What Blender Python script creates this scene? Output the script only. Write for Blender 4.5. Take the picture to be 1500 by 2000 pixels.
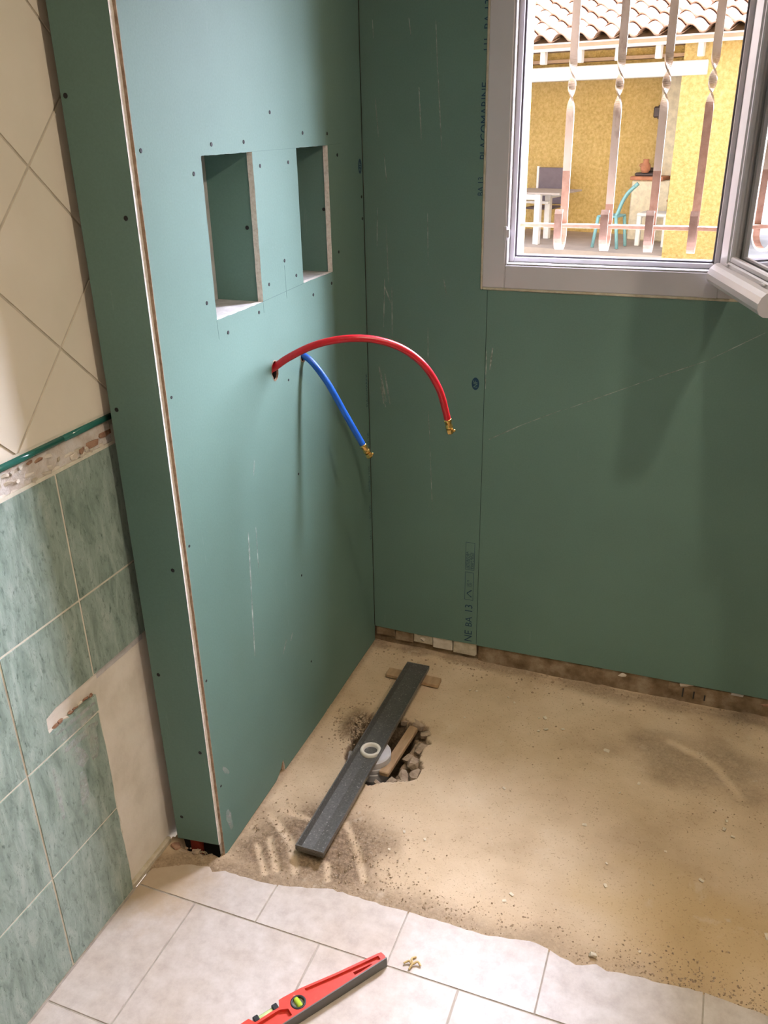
import bpy, bmesh, math, random
import numpy as np
from mathutils import Vector, Matrix

random.seed(7)
RNG = np.random.default_rng(11)
S = bpy.context.scene
for o in list(bpy.data.objects):
    bpy.data.objects.remove(o)
COL = S.collection

# ------------------------------------------------------------------ camera, light, exposure
cam_data = bpy.data.cameras.new('camera')
cam_data.sensor_width = 36
cam_data.lens = 1671.6 / 2000 * 36
cam_data.clip_start = 0.02
cam = bpy.data.objects.new('camera', cam_data)
COL.objects.link(cam)
right = Vector((0.93434, 0.35593, -0.01792))
down = Vector((0.13326, -0.39557, -0.90872))
fwd = Vector((-0.33053, 0.84666, -0.41703))
M = Matrix((right, -down, -fwd)).transposed().to_4x4()
M.translation = Vector((0.898, -2.198, 1.55))
cam.matrix_world = M
S.camera = cam

world = bpy.data.worlds.new('sky')
S.world = world
world.use_nodes = True
bg = world.node_tree.nodes['Background']
bg.inputs[0].default_value = (0.97, 0.95, 1.0, 1)
bg.inputs[1].default_value = 2.4

def lamp(name, kind, loc, energy, color, size):
    d = bpy.data.lights.new(name, kind)
    d.energy = energy
    d.color = color
    if kind == 'SUN':
        d.angle = size
    elif kind == 'AREA':
        d.size = size
    else:
        d.shadow_soft_size = size
    o = bpy.data.objects.new(name, d)
    o.location = loc
    COL.objects.link(o)
    return o

sun = lamp('hazy_sun', 'SUN', (4, 6, 8), 148.0, (0.80, 0.81, 1.0), math.radians(66))
sun.rotation_euler = Vector((0.45, 0.58, 0.68)).to_track_quat('Z', 'Y').to_euler()
WARM = (1.0, 0.84, 0.66)
for p, aim, e, cone in (((0.82, -2.45, 2.38), (0.82, -2.45, 0), 30, 156), ((1.78, -1.60, 2.38), (0.0, -1.08, 0.62), 68, 104)):
    sp = lamp('ceiling_and_fill_spot', 'SPOT', p, e, WARM, 0.045)      # ceiling lamp, then an unseen fill spot added to warm the left wall
    sp.data.spot_size = math.radians(cone)
    sp.data.spot_blend = 1.0
    sp.rotation_euler = (Vector(aim) - Vector(p)).to_track_quat('-Z', 'Y').to_euler()
spot = lamp('shower_spot', 'SPOT', (1.0, -0.93, 2.40), 58, WARM, 0.04)     # recessed downlight over the shower
spot.data.spot_size = math.radians(92)
spot.data.spot_blend = 1.0

S.view_settings.view_transform = 'Standard'
S.view_settings.look = 'None'
S.view_settings.exposure = 0.0
S.view_settings.gamma = 1.0
S.view_settings.use_curve_mapping = False

# ------------------------------------------------------------------ materials
def nt_of(name):
    m = bpy.data.materials.new(name)
    m.use_nodes = True
    nt = m.node_tree
    b = nt.nodes['Principled BSDF']
    return m, nt, b

def N(nt, typ, **kw):
    n = nt.nodes.new(typ)
    for k, v in kw.items():
        if k.startswith('in_'):
            key = k[3:]
            n.inputs[int(key) if key.isdigit() else key.replace('_', ' ')].default_value = v
        else:
            setattr(n, k, v)
    return n

def coords(nt, scale=(1, 1, 1), rot=(0, 0, 0), world_space=False):
    if world_space:
        src = N(nt, 'ShaderNodeNewGeometry').outputs['Position']
    else:
        src = N(nt, 'ShaderNodeTexCoord').outputs['Object']
    mp = N(nt, 'ShaderNodeMapping')
    mp.inputs['Scale'].default_value = scale
    mp.inputs['Rotation'].default_value = rot
    nt.links.new(src, mp.inputs[0])
    return mp.outputs[0]

def noise(nt, vec, scale, detail=4, rough=0.55, dist=0.0):
    n = N(nt, 'ShaderNodeTexNoise')
    n.inputs['Scale'].default_value = scale
    n.inputs['Detail'].default_value = detail
    n.inputs['Roughness'].default_value = rough
    n.inputs['Distortion'].default_value = dist
    nt.links.new(vec, n.inputs['Vector'])
    return n.outputs['Fac']

def ramp(nt, fac, stops):
    r = N(nt, 'ShaderNodeValToRGB')
    e = r.color_ramp.elements
    while len(e) < len(stops):
        e.new(0.5)
    for i, (p, c) in enumerate(stops):
        e[i].position = p
        e[i].color = (*c, 1) if len(c) == 3 else c
    nt.links.new(fac, r.inputs[0])
    return r.outputs[0]

def mix(nt, fac, a, b, mode='MIX'):
    m = N(nt, 'ShaderNodeMix', data_type='RGBA', blend_type=mode)
    for sock, v in ((m.inputs[0], fac), (m.inputs[6], a), (m.inputs[7], b)):
        if isinstance(v, (int, float)):
            sock.default_value = v
        elif isinstance(v, tuple):
            sock.default_value = (*v, 1)
        else:
            nt.links.new(v, sock)
    return m.outputs[2]

def bump(nt, b, height, strength=0.3, dist=0.01):
    n = N(nt, 'ShaderNodeBump')
    n.inputs['Strength'].default_value = strength
    n.inputs['Distance'].default_value = dist
    nt.links.new(height, n.inputs['Height'])
    nt.links.new(n.outputs[0], b.inputs['Normal'])

def speckled(name, stops, scale=20, rough=0.7, metallic=0.0, bstr=0.0, bscale=60, bdist=0.004,
             vscale=(1, 1, 1), detail=5, dist=0.0, spec=0.5, rot=(0, 0, 0), ws=True):
    m, nt, b = nt_of(name)
    v = coords(nt, vscale, rot, ws)
    f = noise(nt, v, scale, detail, 0.6, dist)
    nt.links.new(ramp(nt, f, stops), b.inputs['Base Color'])
    b.inputs['Roughness'].default_value = rough
    b.inputs['Metallic'].default_value = metallic
    b.inputs['Specular IOR Level'].default_value = spec
    if bstr:
        bump(nt, b, noise(nt, v, bscale, 6), bstr, bdist)
    return m

def plain(name, col, rough=0.5, metallic=0.0, var=0.06, scale=12, **kw):
    lo = tuple(c * (1 - var) for c in col)
    hi = tuple(min(1, c * (1 + var)) for c in col)
    return speckled(name, [(0.35, lo), (0.65, hi)], scale, rough, metallic, **kw)

MT = {}
# moisture resistant plasterboard, fine paper fibre and faint handling marks
def make_board(name, col):
    m, nt, b = nt_of(name)
    v = coords(nt, world_space=True)
    base = ramp(nt, noise(nt, v, 3.0, 3), [(0.3, tuple(c * 0.94 for c in col)), (0.7, tuple(c * 1.05 for c in col))])
    fine = ramp(nt, noise(nt, v, 260, 3), [(0.3, (0.95, 0.95, 0.95)), (0.7, (1.04, 1.04, 1.04))])
    c = mix(nt, 1.0, base, fine, 'MULTIPLY')
    vs = coords(nt, (30, 30, 2.2), world_space=True)
    sc = ramp(nt, noise(nt, vs, 1.5, 6, 0.7), [(0.66, (0, 0, 0)), (0.80, (0.22, 0.22, 0.22))])
    c = mix(nt, sc, c, (0.48, 0.56, 0.50))
    nt.links.new(c, b.inputs['Base Color'])
    b.inputs['Roughness'].default_value = 0.62
    b.inputs['Specular IOR Level'].default_value = 0.35
    bump(nt, b, noise(nt, v, 180, 3), 0.08, 0.002)
    return m
MT['board'] = make_board('green_plasterboard', (0.130, 0.222, 0.185))
MT['gypsum'] = speckled('gypsum_core', [(0.3, (0.68, 0.61, 0.54)), (0.6, (0.85, 0.80, 0.74))], 160, 0.9, bstr=0.5, bscale=300, bdist=0.003)
MT['paper'] = speckled('brown_board_paper', [(0.35, (0.24, 0.16, 0.10)), (0.65, (0.40, 0.29, 0.20))], 70, 0.9, bstr=0.4, bscale=200)
MT['ink'] = plain('blue_print_ink', (0.006, 0.042, 0.085), 0.7)
MT['screw'] = plain('black_screw', (0.008, 0.008, 0.009), 0.7)
MT['pencil'] = plain('pencil_grey', (0.10, 0.17, 0.15), 0.9)
MT['chalk'] = None

def make_scuff():
    m, nt, b = nt_of('pale_scuff')
    v = coords(nt, (1, 1, 1), world_space=True)
    f = noise(nt, v, 45, 5, 0.6)
    a = ramp(nt, f, [(0.26, (0, 0, 0)), (0.66, (0.80, 0.80, 0.80))])
    b.inputs['Base Color'].default_value = (0.50, 0.56, 0.50, 1)
    b.inputs['Roughness'].default_value = 0.9
    nt.links.new(a, b.inputs['Alpha'])
    return m
MT['chalk'] = make_scuff()

def make_smear():
    m, nt, b = nt_of('thin_plaster_smear')
    v = coords(nt, (1, 1, 1), world_space=True)
    f = noise(nt, v, 30, 7, 0.7)
    a = ramp(nt, f, [(0.34, (0, 0, 0)), (0.70, (0.75, 0.75, 0.75))])
    b.inputs['Base Color'].default_value = (0.56, 0.58, 0.55, 1)
    b.inputs['Roughness'].default_value = 0.9
    nt.links.new(a, b.inputs['Alpha'])
    return m
MT['smear'] = make_smear()

def make_green_tile():
    m, nt, b = nt_of('green_marbled_glaze')
    v = coords(nt, (1, 6.0, 1.6), (math.radians(-28), 0, 0), True)
    f1 = noise(nt, v, 7.0, 8, 0.68, 0.6)
    v2 = coords(nt, (1, 9.0, 3.0), (math.radians(-32), 0, 0), True)
    f2 = noise(nt, v2, 14.0, 6, 0.7, 0.3)
    c1 = ramp(nt, f1, [(0.30, (0.16, 0.22, 0.18)), (0.5, (0.28, 0.36, 0.305)), (0.72, (0.43, 0.50, 0.44))])
    c2 = ramp(nt, f2, [(0.30, (0.36, 0.42, 0.39)), (0.43, (1, 1, 1))])
    v3 = coords(nt, (1, 3.0, 1.6), (math.radians(-30), 0, 0), True)
    c3 = ramp(nt, noise(nt, v3, 34, 5, 0.75, 0.4), [(0.30, (0.50, 0.56, 0.53)), (0.44, (1, 1, 1))])
    c2 = mix(nt, 1.0, c2, c3, 'MULTIPLY')
    nt.links.new(mix(nt, 1.0, c1, c2, 'MULTIPLY'), b.inputs['Base Color'])
    b.inputs['Roughness'].default_value = 0.30
    b.inputs['Specular IOR Level'].default_value = 0.4
    bump(nt, b, f2, 0.28, 0.003)
    return m
MT['green_tile'] = make_green_tile()

def make_beige_tile():
    m, nt, b = nt_of('cream_glossy_glaze')
    v = coords(nt, world_space=True)
    c = ramp(nt, noise(nt, v, 5, 3), [(0.3, (0.76, 0.69, 0.56)), (0.7, (0.82, 0.75, 0.62))])
    nt.links.new(c, b.inputs['Base Color'])
    b.inputs['Roughness'].default_value = 0.12
    bump(nt, b, noise(nt, v, 14, 2), 0.22, 0.01)
    return m
MT['beige_tile'] = make_beige_tile()
MT['trim_green'] = plain('green_glazed_trim', (0.03, 0.16, 0.13), 0.15, 0, 0.2)
MT['grout'] = speckled('cream_grout', [(0.3, (0.62, 0.57, 0.46)), (0.7, (0.76, 0.72, 0.60))], 40, 0.9, bstr=0.3)
MT['joint_grey'] = plain('beige_joint', (0.55, 0.49, 0.39), 0.9, 0, 0.12, 40)
MT['plaster'] = speckled('old_beige_plaster', [(0.25, (0.62, 0.56, 0.46)), (0.5, (0.76, 0.70, 0.60)), (0.75, (0.82, 0.77, 0.68))], 9, 0.85, bstr=0.35, bscale=35, bdist=0.004)
MT['plaster_grey'] = speckled('grey_plaster', [(0.3, (0.40, 0.38, 0.36)), (0.7, (0.60, 0.57, 0.54))], 30, 0.85, bstr=0.3)
MT['plaster_band'] = speckled('stripped_plaster', [(0.28, (0.42, 0.34, 0.27)), (0.45, (0.60, 0.53, 0.46)), (0.6, (0.66, 0.62, 0.58)), (0.75, (0.48, 0.40, 0.33))], 26, 0.9, bstr=0.7, bscale=70, bdist=0.006, detail=7)
MT['plaster_pale'] = speckled('pale_adhesive', [(0.3, (0.58, 0.50, 0.40)), (0.7, (0.74, 0.68, 0.58))], 40, 0.9, bstr=0.5, bscale=120)
MT['terracotta'] = speckled('broken_terracotta', [(0.3, (0.26, 0.13, 0.08)), (0.7, (0.42, 0.26, 0.17))], 60, 0.9, bstr=0.5, bscale=140)
MT['red_brick'] = speckled('red_brick', [(0.3, (0.28, 0.035, 0.02)), (0.7, (0.42, 0.06, 0.03))], 50, 0.9, bstr=0.5, bscale=140)
MT['old_base'] = speckled('stained_wall_base', [(0.28, (0.12, 0.075, 0.035)), (0.5, (0.24, 0.165, 0.095)), (0.72, (0.40, 0.32, 0.22))], 22, 0.9, bstr=0.6, bscale=60, detail=7)

def make_screed():
    m, nt, b = nt_of('dusty_concrete_screed')
    v = coords(nt, world_space=True)
    base = ramp(nt, noise(nt, v, 4.5, 7, 0.62), [(0.28, (0.46, 0.34, 0.215)), (0.5, (0.59, 0.45, 0.295)), (0.72, (0.67, 0.53, 0.37))])
    at = N(nt, 'ShaderNodeAttribute', attribute_name='soil')
    sep = N(nt, 'ShaderNodeSeparateColor')
    nt.links.new(at.outputs['Color'], sep.inputs[0])
    sand = ramp(nt, noise(nt, v, 130, 5, 0.7), [(0.30, (0.10, 0.067, 0.04)), (0.52, (0.245, 0.170, 0.105)), (0.75, (0.42, 0.315, 0.21))])
    c = mix(nt, sep.outputs[0], base, sand)
    c = mix(nt, sep.outputs[1], c, (0.55, 0.38, 0.17))
    grit = ramp(nt, noise(nt, v, 210, 3, 0.6), [(0.30, (0.55, 0.50, 0.45)), (0.40, (1, 1, 1))])
    c = mix(nt, 0.8, c, grit, 'MULTIPLY')
    pale = ramp(nt, noise(nt, v, 45, 3, 0.5), [(0.70, (0, 0, 0)), (0.78, (0.5, 0.5, 0.5))])
    c = mix(nt, pale, c, (0.58, 0.50, 0.38))
    wash = ramp(nt, noise(nt, v, 11, 6, 0.7, 0.3), [(0.60, (0, 0, 0)), (0.72, (0.40, 0.40, 0.40))])
    c = mix(nt, wash, c, (0.68, 0.58, 0.44))
    nt.links.new(c, b.inputs['Base Color'])
    b.inputs['Roughness'].default_value = 0.88
    b.inputs['Specular IOR Level'].default_value = 0.25
    bump(nt, b, noise(nt, v, 150, 6, 0.7), 0.35, 0.004)
    return m
MT['screed'] = make_screed()

def make_floor_tile():
    m, nt, b = nt_of('pale_mottled_floor_tile')
    v = coords(nt, world_space=True)
    c1 = ramp(nt, noise(nt, v, 26, 6, 0.68), [(0.30, (0.48, 0.415, 0.365)), (0.5, (0.58, 0.518, 0.46)), (0.7, (0.66, 0.60, 0.55))])
    c2 = ramp(nt, noise(nt, v, 3.5, 4, 0.6), [(0.35, (0.88, 0.83, 0.76)), (0.6, (1.0, 1.0, 1.0))])
    geo = N(nt, 'ShaderNodeNewGeometry')
    dn = N(nt, 'ShaderNodeVectorMath', operation='DISTANCE')
    dn.inputs[1].default_value = (-0.13, -1.05, 0)
    nt.links.new(geo.outputs['Position'], dn.inputs[0])
    wob = N(nt, 'ShaderNodeMath', operation='MULTIPLY_ADD')
    nt.links.new(noise(nt, v, 22, 5, 0.65), wob.inputs[0])
    wob.inputs[1].default_value = -0.16
    nt.links.new(dn.outputs['Value'], wob.inputs[2])
    dirt = ramp(nt, wob.outputs[0], [(0.0, (0.75, 0.75, 0.75)), (0.09, (0, 0, 0))])
    c = mix(nt, dirt, mix(nt, 1.0, c1, c2, 'MULTIPLY'), (0.46, 0.34, 0.21))
    nt.links.new(c, b.inputs['Base Color'])
    b.inputs['Roughness'].default_value = 0.42
    b.inputs['Specular IOR Level'].default_value = 0.35
    bump(nt, b, noise(nt, v, 60, 3), 0.06, 0.003)
    return m
MT['floor_tile'] = make_floor_tile()
MT['floor_grout'] = plain('floor_grout', (0.40, 0.35, 0.29), 0.95, 0, 0.15, 40)
MT['pvc'] = plain('white_pvc', (0.55, 0.53, 0.55), 0.30, 0, 0.02)
MT['pvc_gasket'] = plain('grey_gasket', (0.10, 0.09, 0.10), 0.6)
MT['mastic'] = speckled('cream_filler', [(0.3, (0.42, 0.36, 0.25)), (0.7, (0.62, 0.56, 0.44))], 50, 0.9, bstr=0.4)
MT['room_wall'] = plain('white_room_paint', (0.74, 0.71, 0.66), 0.8, 0, 0.02)
MT['rear_wall'] = plain('beige_room_paint', (0.40, 0.36, 0.30), 0.8, 0, 0.02)
MT['drain'] = speckled('dusty_dark_steel', [(0.30, (0.115, 0.110, 0.098)), (0.64, (0.165, 0.158, 0.14)), (0.72, (0.46, 0.43, 0.38))], 230, 0.36, 0.45, detail=3)
MT['pvc_ring'] = plain('ivory_plastic', (0.66, 0.62, 0.52), 0.4)
MT['pvc_grey'] = plain('grey_plastic', (0.52, 0.51, 0.52), 0.5)
MT['pvc_dark'] = plain('shaded_grey_plastic', (0.25, 0.24, 0.25), 0.5)
MT['wood'] = speckled('raw_pine', [(0.3, (0.33, 0.21, 0.11)), (0.7, (0.48, 0.33, 0.19))], 9, 0.75, vscale=(9, 1.2, 3), bstr=0.15)
MT['rubble'] = speckled('broken_concrete', [(0.3, (0.26, 0.19, 0.13)), (0.7, (0.48, 0.37, 0.26))], 45, 0.95, bstr=0.7, bscale=90, bdist=0.006)
MT['grit'] = speckled('sand_grains', [(0.3, (0.26, 0.18, 0.115)), (0.5, (0.38, 0.28, 0.18)), (0.72, (0.56, 0.44, 0.31))], 160, 0.95, detail=2)
MT['flake'] = plain('white_plaster_crumb', (0.66, 0.58, 0.44), 0.9, 0, 0.15, 60)
MT['hose_red'] = plain('red_hose_sheath', (0.52, 0.012, 0.022), 0.32, 0, 0.12, 40)
MT['hose_blue'] = plain('blue_hose_sheath', (0.012, 0.11, 0.52), 0.32, 0, 0.12, 40)
MT['brass'] = plain('brass', (0.62, 0.40, 0.12), 0.25, 0.95, 0.1)
MT['level_red'] = speckled('red_level_paint', [(0.30, (0.60, 0.045, 0.025)), (0.66, (0.66, 0.06, 0.035)), (0.72, (0.60, 0.32, 0.22))], 60, 0.4, detail=5)
MT['level_grey'] = plain('grey_machined_base', (0.13, 0.125, 0.11), 0.45, 0.3)
MT['black_plastic'] = plain('black_plastic', (0.02, 0.02, 0.02), 0.4)
MT['yellow_print'] = plain('yellow_shaving', (0.55, 0.40, 0.17), 0.7)
MT['vial'] = plain('lime_vial_liquid', (0.45, 0.60, 0.05), 0.08, 0, 0.1)
MT['smoky_plastic'] = plain('smoky_clear_plastic', (0.34, 0.34, 0.27), 0.2)
MT['pale_vial'] = plain('pale_green_vial', (0.50, 0.62, 0.28), 0.1)
MT['crepi'] = speckled('yellow_roughcast', [(0.28, (0.47, 0.33, 0.11)), (0.5, (0.60, 0.44, 0.175)), (0.75, (0.72, 0.56, 0.27))], 22, 0.95, bstr=0.9, bscale=28, bdist=0.02, detail=6)
MT['white_paint'] = plain('white_house_paint', (0.80, 0.77, 0.73), 0.6, 0, 0.04)
MT['roof'] = speckled('weathered_roof_tile', [(0.3, (0.26, 0.15, 0.10)), (0.5, (0.34, 0.21, 0.145)), (0.8, (0.40, 0.28, 0.20))], 6, 0.85)
MT['soffit'] = plain('brown_soffit', (0.42, 0.29, 0.20), 0.8)
MT['yard'] = plain('dark_gravel_yard', (0.06, 0.057, 0.05), 0.9, 0, 0.2, 3)
MT['terrace'] = plain('terrace_slab', (0.50, 0.43, 0.40), 0.85, 0, 0.12, 2)
MT['stone'] = plain('cream_stone', (0.72, 0.65, 0.50), 0.9, 0, 0.12, 14)
MT['barbecue_brick'] = plain('terracotta_slab', (0.50, 0.22, 0.13), 0.9, 0, 0.15)
MT['dark_metal'] = plain('dark_metal', (0.10, 0.08, 0.08), 0.5, 0.3)
MT['white_metal'] = plain('white_furniture_metal', (0.82, 0.82, 0.84), 0.4)
MT['mesh_cloth'] = plain('grey_sling_fabric', (0.17, 0.14, 0.17), 0.8)
MT['table_top'] = plain('taupe_table_top', (0.46, 0.40, 0.38), 0.5)
MT['blue_metal'] = plain('pale_blue_metal', (0.22, 0.46, 0.52), 0.5)
MT['brown_wood'] = plain('brown_wood', (0.36, 0.20, 0.11), 0.8)
MT['bar_paint'] = speckled('peeling_cream_paint', [(0.34, (0.30, 0.22, 0.16)), (0.44, (0.46, 0.39, 0.30)), (0.7, (0.53, 0.46, 0.37))], 18, 0.55, vscale=(1, 1, 0.5), bstr=0.2)
MT['bar_rust'] = speckled('bare_rusty_steel', [(0.3, (0.26, 0.15, 0.10)), (0.7, (0.38, 0.25, 0.18))], 40, 0.7, bstr=0.3)

def make_glass():
    m, nt, b = nt_of('window_glass')
    nt.nodes.remove(b)
    out = nt.nodes['Material Output']
    tr = N(nt, 'ShaderNodeBsdfTransparent')
    tr.inputs[0].default_value = (0.93, 0.96, 0.95, 1)
    gl = N(nt, 'ShaderNodeBsdfGlossy')
    gl.inputs['Roughness'].default_value = 0.0
    fr = N(nt, 'ShaderNodeFresnel')
    fr.inputs[0].default_value = 1.5
    mx = N(nt, 'ShaderNodeMixShader')
    nt.links.new(fr.outputs[0], mx.inputs[0])
    nt.links.new(tr.outputs[0], mx.inputs[1])
    nt.links.new(gl.outputs[0], mx.inputs[2])
    nt.links.new(mx.outputs[0], out.inputs[0])
    return m
MT['glass'] = make_glass()

# ------------------------------------------------------------------ mesh helpers
WLOC = {}

def finish(name, me, centre, parent):
    o = bpy.data.objects.new(name, me)
    COL.objects.link(o)
    WLOC[o.name] = Vector(centre)
    if parent is not None:
        o.parent = parent
        o.location = Vector(centre) - WLOC[parent.name]
    else:
        o.location = centre
    return o

def obj(name, verts, faces, mat, parent=None, smooth=False, origin=None, midx=None):
    """One mesh object from world-space vertices; its origin sits in the middle of its box."""
    V = np.asarray(verts, float)
    c = (V.min(0) + V.max(0)) / 2 if origin is None else np.asarray(origin, float)
    me = bpy.data.meshes.new(name)
    me.from_pydata((V - c).tolist(), [], [list(f) for f in faces])
    mats = mat if isinstance(mat, (list, tuple)) else [mat]
    for k in mats:
        me.materials.append(MT[k])
    if midx is not None:
        me.polygons.foreach_set('material_index', list(midx))
    if smooth:
        me.polygons.foreach_set('use_smooth', [True] * len(me.polygons))
    me.update()
    return finish(name, me, c, parent)

def obj_bm(name, bm, mat, parent=None, smooth=False, recalc=True):
    if recalc:
        bmesh.ops.recalc_face_normals(bm, faces=bm.faces)
    V = [tuple(v.co) for v in bm.verts]
    bm.verts.index_update()
    F = [[v.index for v in f.verts] for f in bm.faces]
    mi = [f.material_index for f in bm.faces]
    bm.free()
    return obj(name, V, F, mat, parent, smooth, midx=mi)

def share(src, name, loc, parent, rot=None):
    o = bpy.data.objects.new(name, src.data)
    COL.objects.link(o)
    WLOC[o.name] = Vector(loc)
    o.parent = parent
    o.location = Vector(loc) - WLOC[parent.name]
    if rot:
        o.rotation_euler = rot
    return o

def thing(name, label, cat, loc, group=None):
    o = bpy.data.objects.new(name, None)
    COL.objects.link(o)
    o.empty_display_size = 0.05
    o.location = loc
    WLOC[o.name] = Vector(loc)
    return tag(o, label, cat, group)

def tag(o, label, cat, group=None, kind=None):
    o['label'] = label
    o['category'] = cat
    if group:
        o['group'] = group
    if kind:
        o['kind'] = kind
    return o

def struct(o, label, cat):
    return tag(o, label, cat, None, 'structure')

def bm_box(bm, p0, p1, bevel=0.0, mi=0, xf=None):
    p0, p1 = np.minimum(p0, p1), np.maximum(p0, p1)
    c = (np.array(p0) + p1) / 2
    d = np.maximum(np.array(p1) - p0, 1e-5)
    r = bmesh.ops.create_cube(bm, size=1)
    vs = r['verts']
    for v in vs:
        v.co = Vector((v.co.x * d[0] + c[0], v.co.y * d[1] + c[1], v.co.z * d[2] + c[2]))
    if bevel:
        es = list({e for v in vs for e in v.link_edges})
        rr = bmesh.ops.bevel(bm, geom=es, offset=min(bevel, d.min() * 0.45), segments=1, affect='EDGES', profile=0.5)
        vs = list({v for f in rr['faces'] for v in f.verts})
    if mi:
        for f in {f for v in vs for f in v.link_faces}:
            f.material_index = mi
    if xf is not None:
        for v in vs:
            v.co = Vector(xf(*v.co))
    return vs

def box(name, p0, p1, mat, parent=None, bevel=0.0, xf=None):
    bm = bmesh.new()
    bm_box(bm, p0, p1, bevel, xf=xf)
    return obj_bm(name, bm, mat, parent)

def smooth_path(pts, sub=8):
    P = [Vector(p) for p in pts]
    out = []
    for i in range(len(P) - 1):
        p0 = P[max(i - 1, 0)]; p1 = P[i]; p2 = P[i + 1]; p3 = P[min(i + 2, len(P) - 1)]
        for k in range(sub):
            t = k / sub
            out.append(0.5 * ((2 * p1) + (p2 - p0) * t + (2 * p0 - 5 * p1 + 4 * p2 - p3) * t * t + (3 * p1 - p0 - 3 * p2 + p3) * t ** 3))
    out.append(P[-1])
    return out

def tube_geo(path, rad, seg=12, caps=True):
    n = len(path)
    R = rad if isinstance(rad, (list, tuple, np.ndarray)) else [rad] * n
    T = []
    for i in range(n):
        t = path[min(i + 1, n - 1)] - path[max(i - 1, 0)]
        T.append(t.normalized())
    up = Vector((0, 0, 1)) if abs(T[0].z) < 0.9 else Vector((1, 0, 0))
    a = T[0].cross(up).normalized()
    V, F = [], []
    for i in range(n):
        a = (a - T[i] * a.dot(T[i])).normalized()
        b = T[i].cross(a)
        for k in range(seg):
            w = 2 * math.pi * k / seg
            V.append(tuple(path[i] + (a * math.cos(w) + b * math.sin(w)) * R[i]))
    for i in range(n - 1):
        for k in range(seg):
            k2 = (k + 1) % seg
            F.append((i * seg + k, i * seg + k2, (i + 1) * seg + k2, (i + 1) * seg + k))
    if caps:
        F.append(tuple(range(seg))[::-1])
        F.append(tuple((n - 1) * seg + k for k in range(seg)))
    return V, F

def tube(name, pts, rad, mat, parent=None, seg=12, sub=8, smooth=True):
    path = smooth_path(pts, sub) if sub > 1 else [Vector(p) for p in pts]
    V, F = tube_geo(path, rad, seg)
    return obj(name, V, F, mat, parent, smooth)

def lathe(name, prof, mat, centre, parent=None, seg=32, axis=(0, 0, 1), smooth=True, closed=False):
    """prof: (radius, height) pairs turned about axis through centre."""
    q = Vector((0, 0, 1)).rotation_difference(Vector(axis))
    V, F = [], []
    m = len(prof)
    for k in range(seg):
        w = 2 * math.pi * k / seg
        for r, h in prof:
            V.append(tuple(Vector(centre) + q @ Vector((r * math.cos(w), r * math.sin(w), h))))
    for k in range(seg):
        k2 = (k + 1) % seg
        for i in range(m if closed else m - 1):
            i2 = (i + 1) % m
            F.append((k * m + i, k2 * m + i, k2 * m + i2, k * m + i2))
    o = obj(name, V, F, mat, parent, smooth)
    return o

def plate(name, outer, holes, thick, put, mat, parent=None, midx_side=0, chamfer=0.0):
    """A flat board from a 2D outline with holes. put(u, v, d) -> world point, d = depth behind the face."""
    bm = bmesh.new()
    loops = []
    for lp in [outer] + list(holes):
        vs = [bm.verts.new(Vector((u, v, 0))) for u, v in lp]
        for i in range(len(vs)):
            bm.edges.new((vs[i], vs[(i + 1) % len(vs)]))
        loops.append(vs)
    bmesh.ops.triangle_fill(bm, use_beauty=True, use_dissolve=False, edges=bm.edges[:])
    bm.verts.index_update()
    tri = [[v.index for v in f.verts] for f in bm.faces]
    P2 = [(v.co.x, v.co.y) for v in bm.verts]
    lidx = [[v.index for v in lp] for lp in loops]
    bm.free()
    n = len(P2)
    bm = bmesh.new()
    A = [bm.verts.new(put(u, v, 0)) for u, v in P2]
    B = [bm.verts.new(put(u, v, thick)) for u, v in P2]
    for t in tri:
        bm.faces.new([A[i] for i in t])
        bm.faces.new([B[i] for i in reversed(t)])
    for lp in lidx:
        for i in range(len(lp)):
            j = (i + 1) % len(lp)
            f = bm.faces.new((A[lp[i]], A[lp[j]], B[lp[j]], B[lp[i]]))
            f.material_index = midx_side
    return obj_bm(name, bm, mat, parent)

def rock(name, c, size, mat, parent=None, seed=0, flat=1.0, sub=1):
    """A broken lump: the hull of a few random points, so it has flat faces and sharp arrises."""
    r = random.Random(seed)
    bm = bmesh.new()
    q = Matrix.Rotation(r.uniform(-.5, .5), 3, 'Z')
    for k in range(14 if sub == 1 else 20):
        v = Vector((r.gauss(0, 1), r.gauss(0, 1), r.gauss(0, 1))).normalized()
        v = Vector([math.copysign(abs(t) ** 0.6, t) for t in v]) * r.uniform(.75, 1.0)
        bm.verts.new(q @ Vector((v.x * size[0], v.y * size[1], v.z * size[2] * flat)) + Vector(c))
    res = bmesh.ops.convex_hull(bm, input=bm.verts[:])
    loose = [v for v in bm.verts if not v.link_faces]
    bmesh.ops.delete(bm, geom=loose, context='VERTS')
    return obj_bm(name, bm, mat, parent)

# value noise for the modelled relief
def vnoise(x, y, scale, seed):
    g = np.random.default_rng(seed).random((64, 64))
    X, Y = x * scale, y * scale
    xi, yi = np.floor(X).astype(int), np.floor(Y).astype(int)
    fx, fy = X - xi, Y - yi
    fx, fy = fx * fx * (3 - 2 * fx), fy * fy * (3 - 2 * fy)
    a = g[xi % 64, yi % 64]; b_ = g[(xi + 1) % 64, yi % 64]
    c = g[xi % 64, (yi + 1) % 64]; d = g[(xi + 1) % 64, (yi + 1) % 64]
    return (a * (1 - fx) + b_ * fx) * (1 - fy) + (c * (1 - fx) + d * fx) * fy

def in_poly(x, y, poly):
    inside = np.zeros(x.shape, bool)
    n = len(poly)
    for i in range(n):
        x0, y0 = poly[i]; x1, y1 = poly[(i + 1) % n]
        c = (y0 > y) != (y1 > y)
        t = (x1 - x0) * (y - y0) / ((y1 - y0) if y1 != y0 else 1e-9) + x0
        inside ^= c & (x < t)
    return inside

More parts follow.
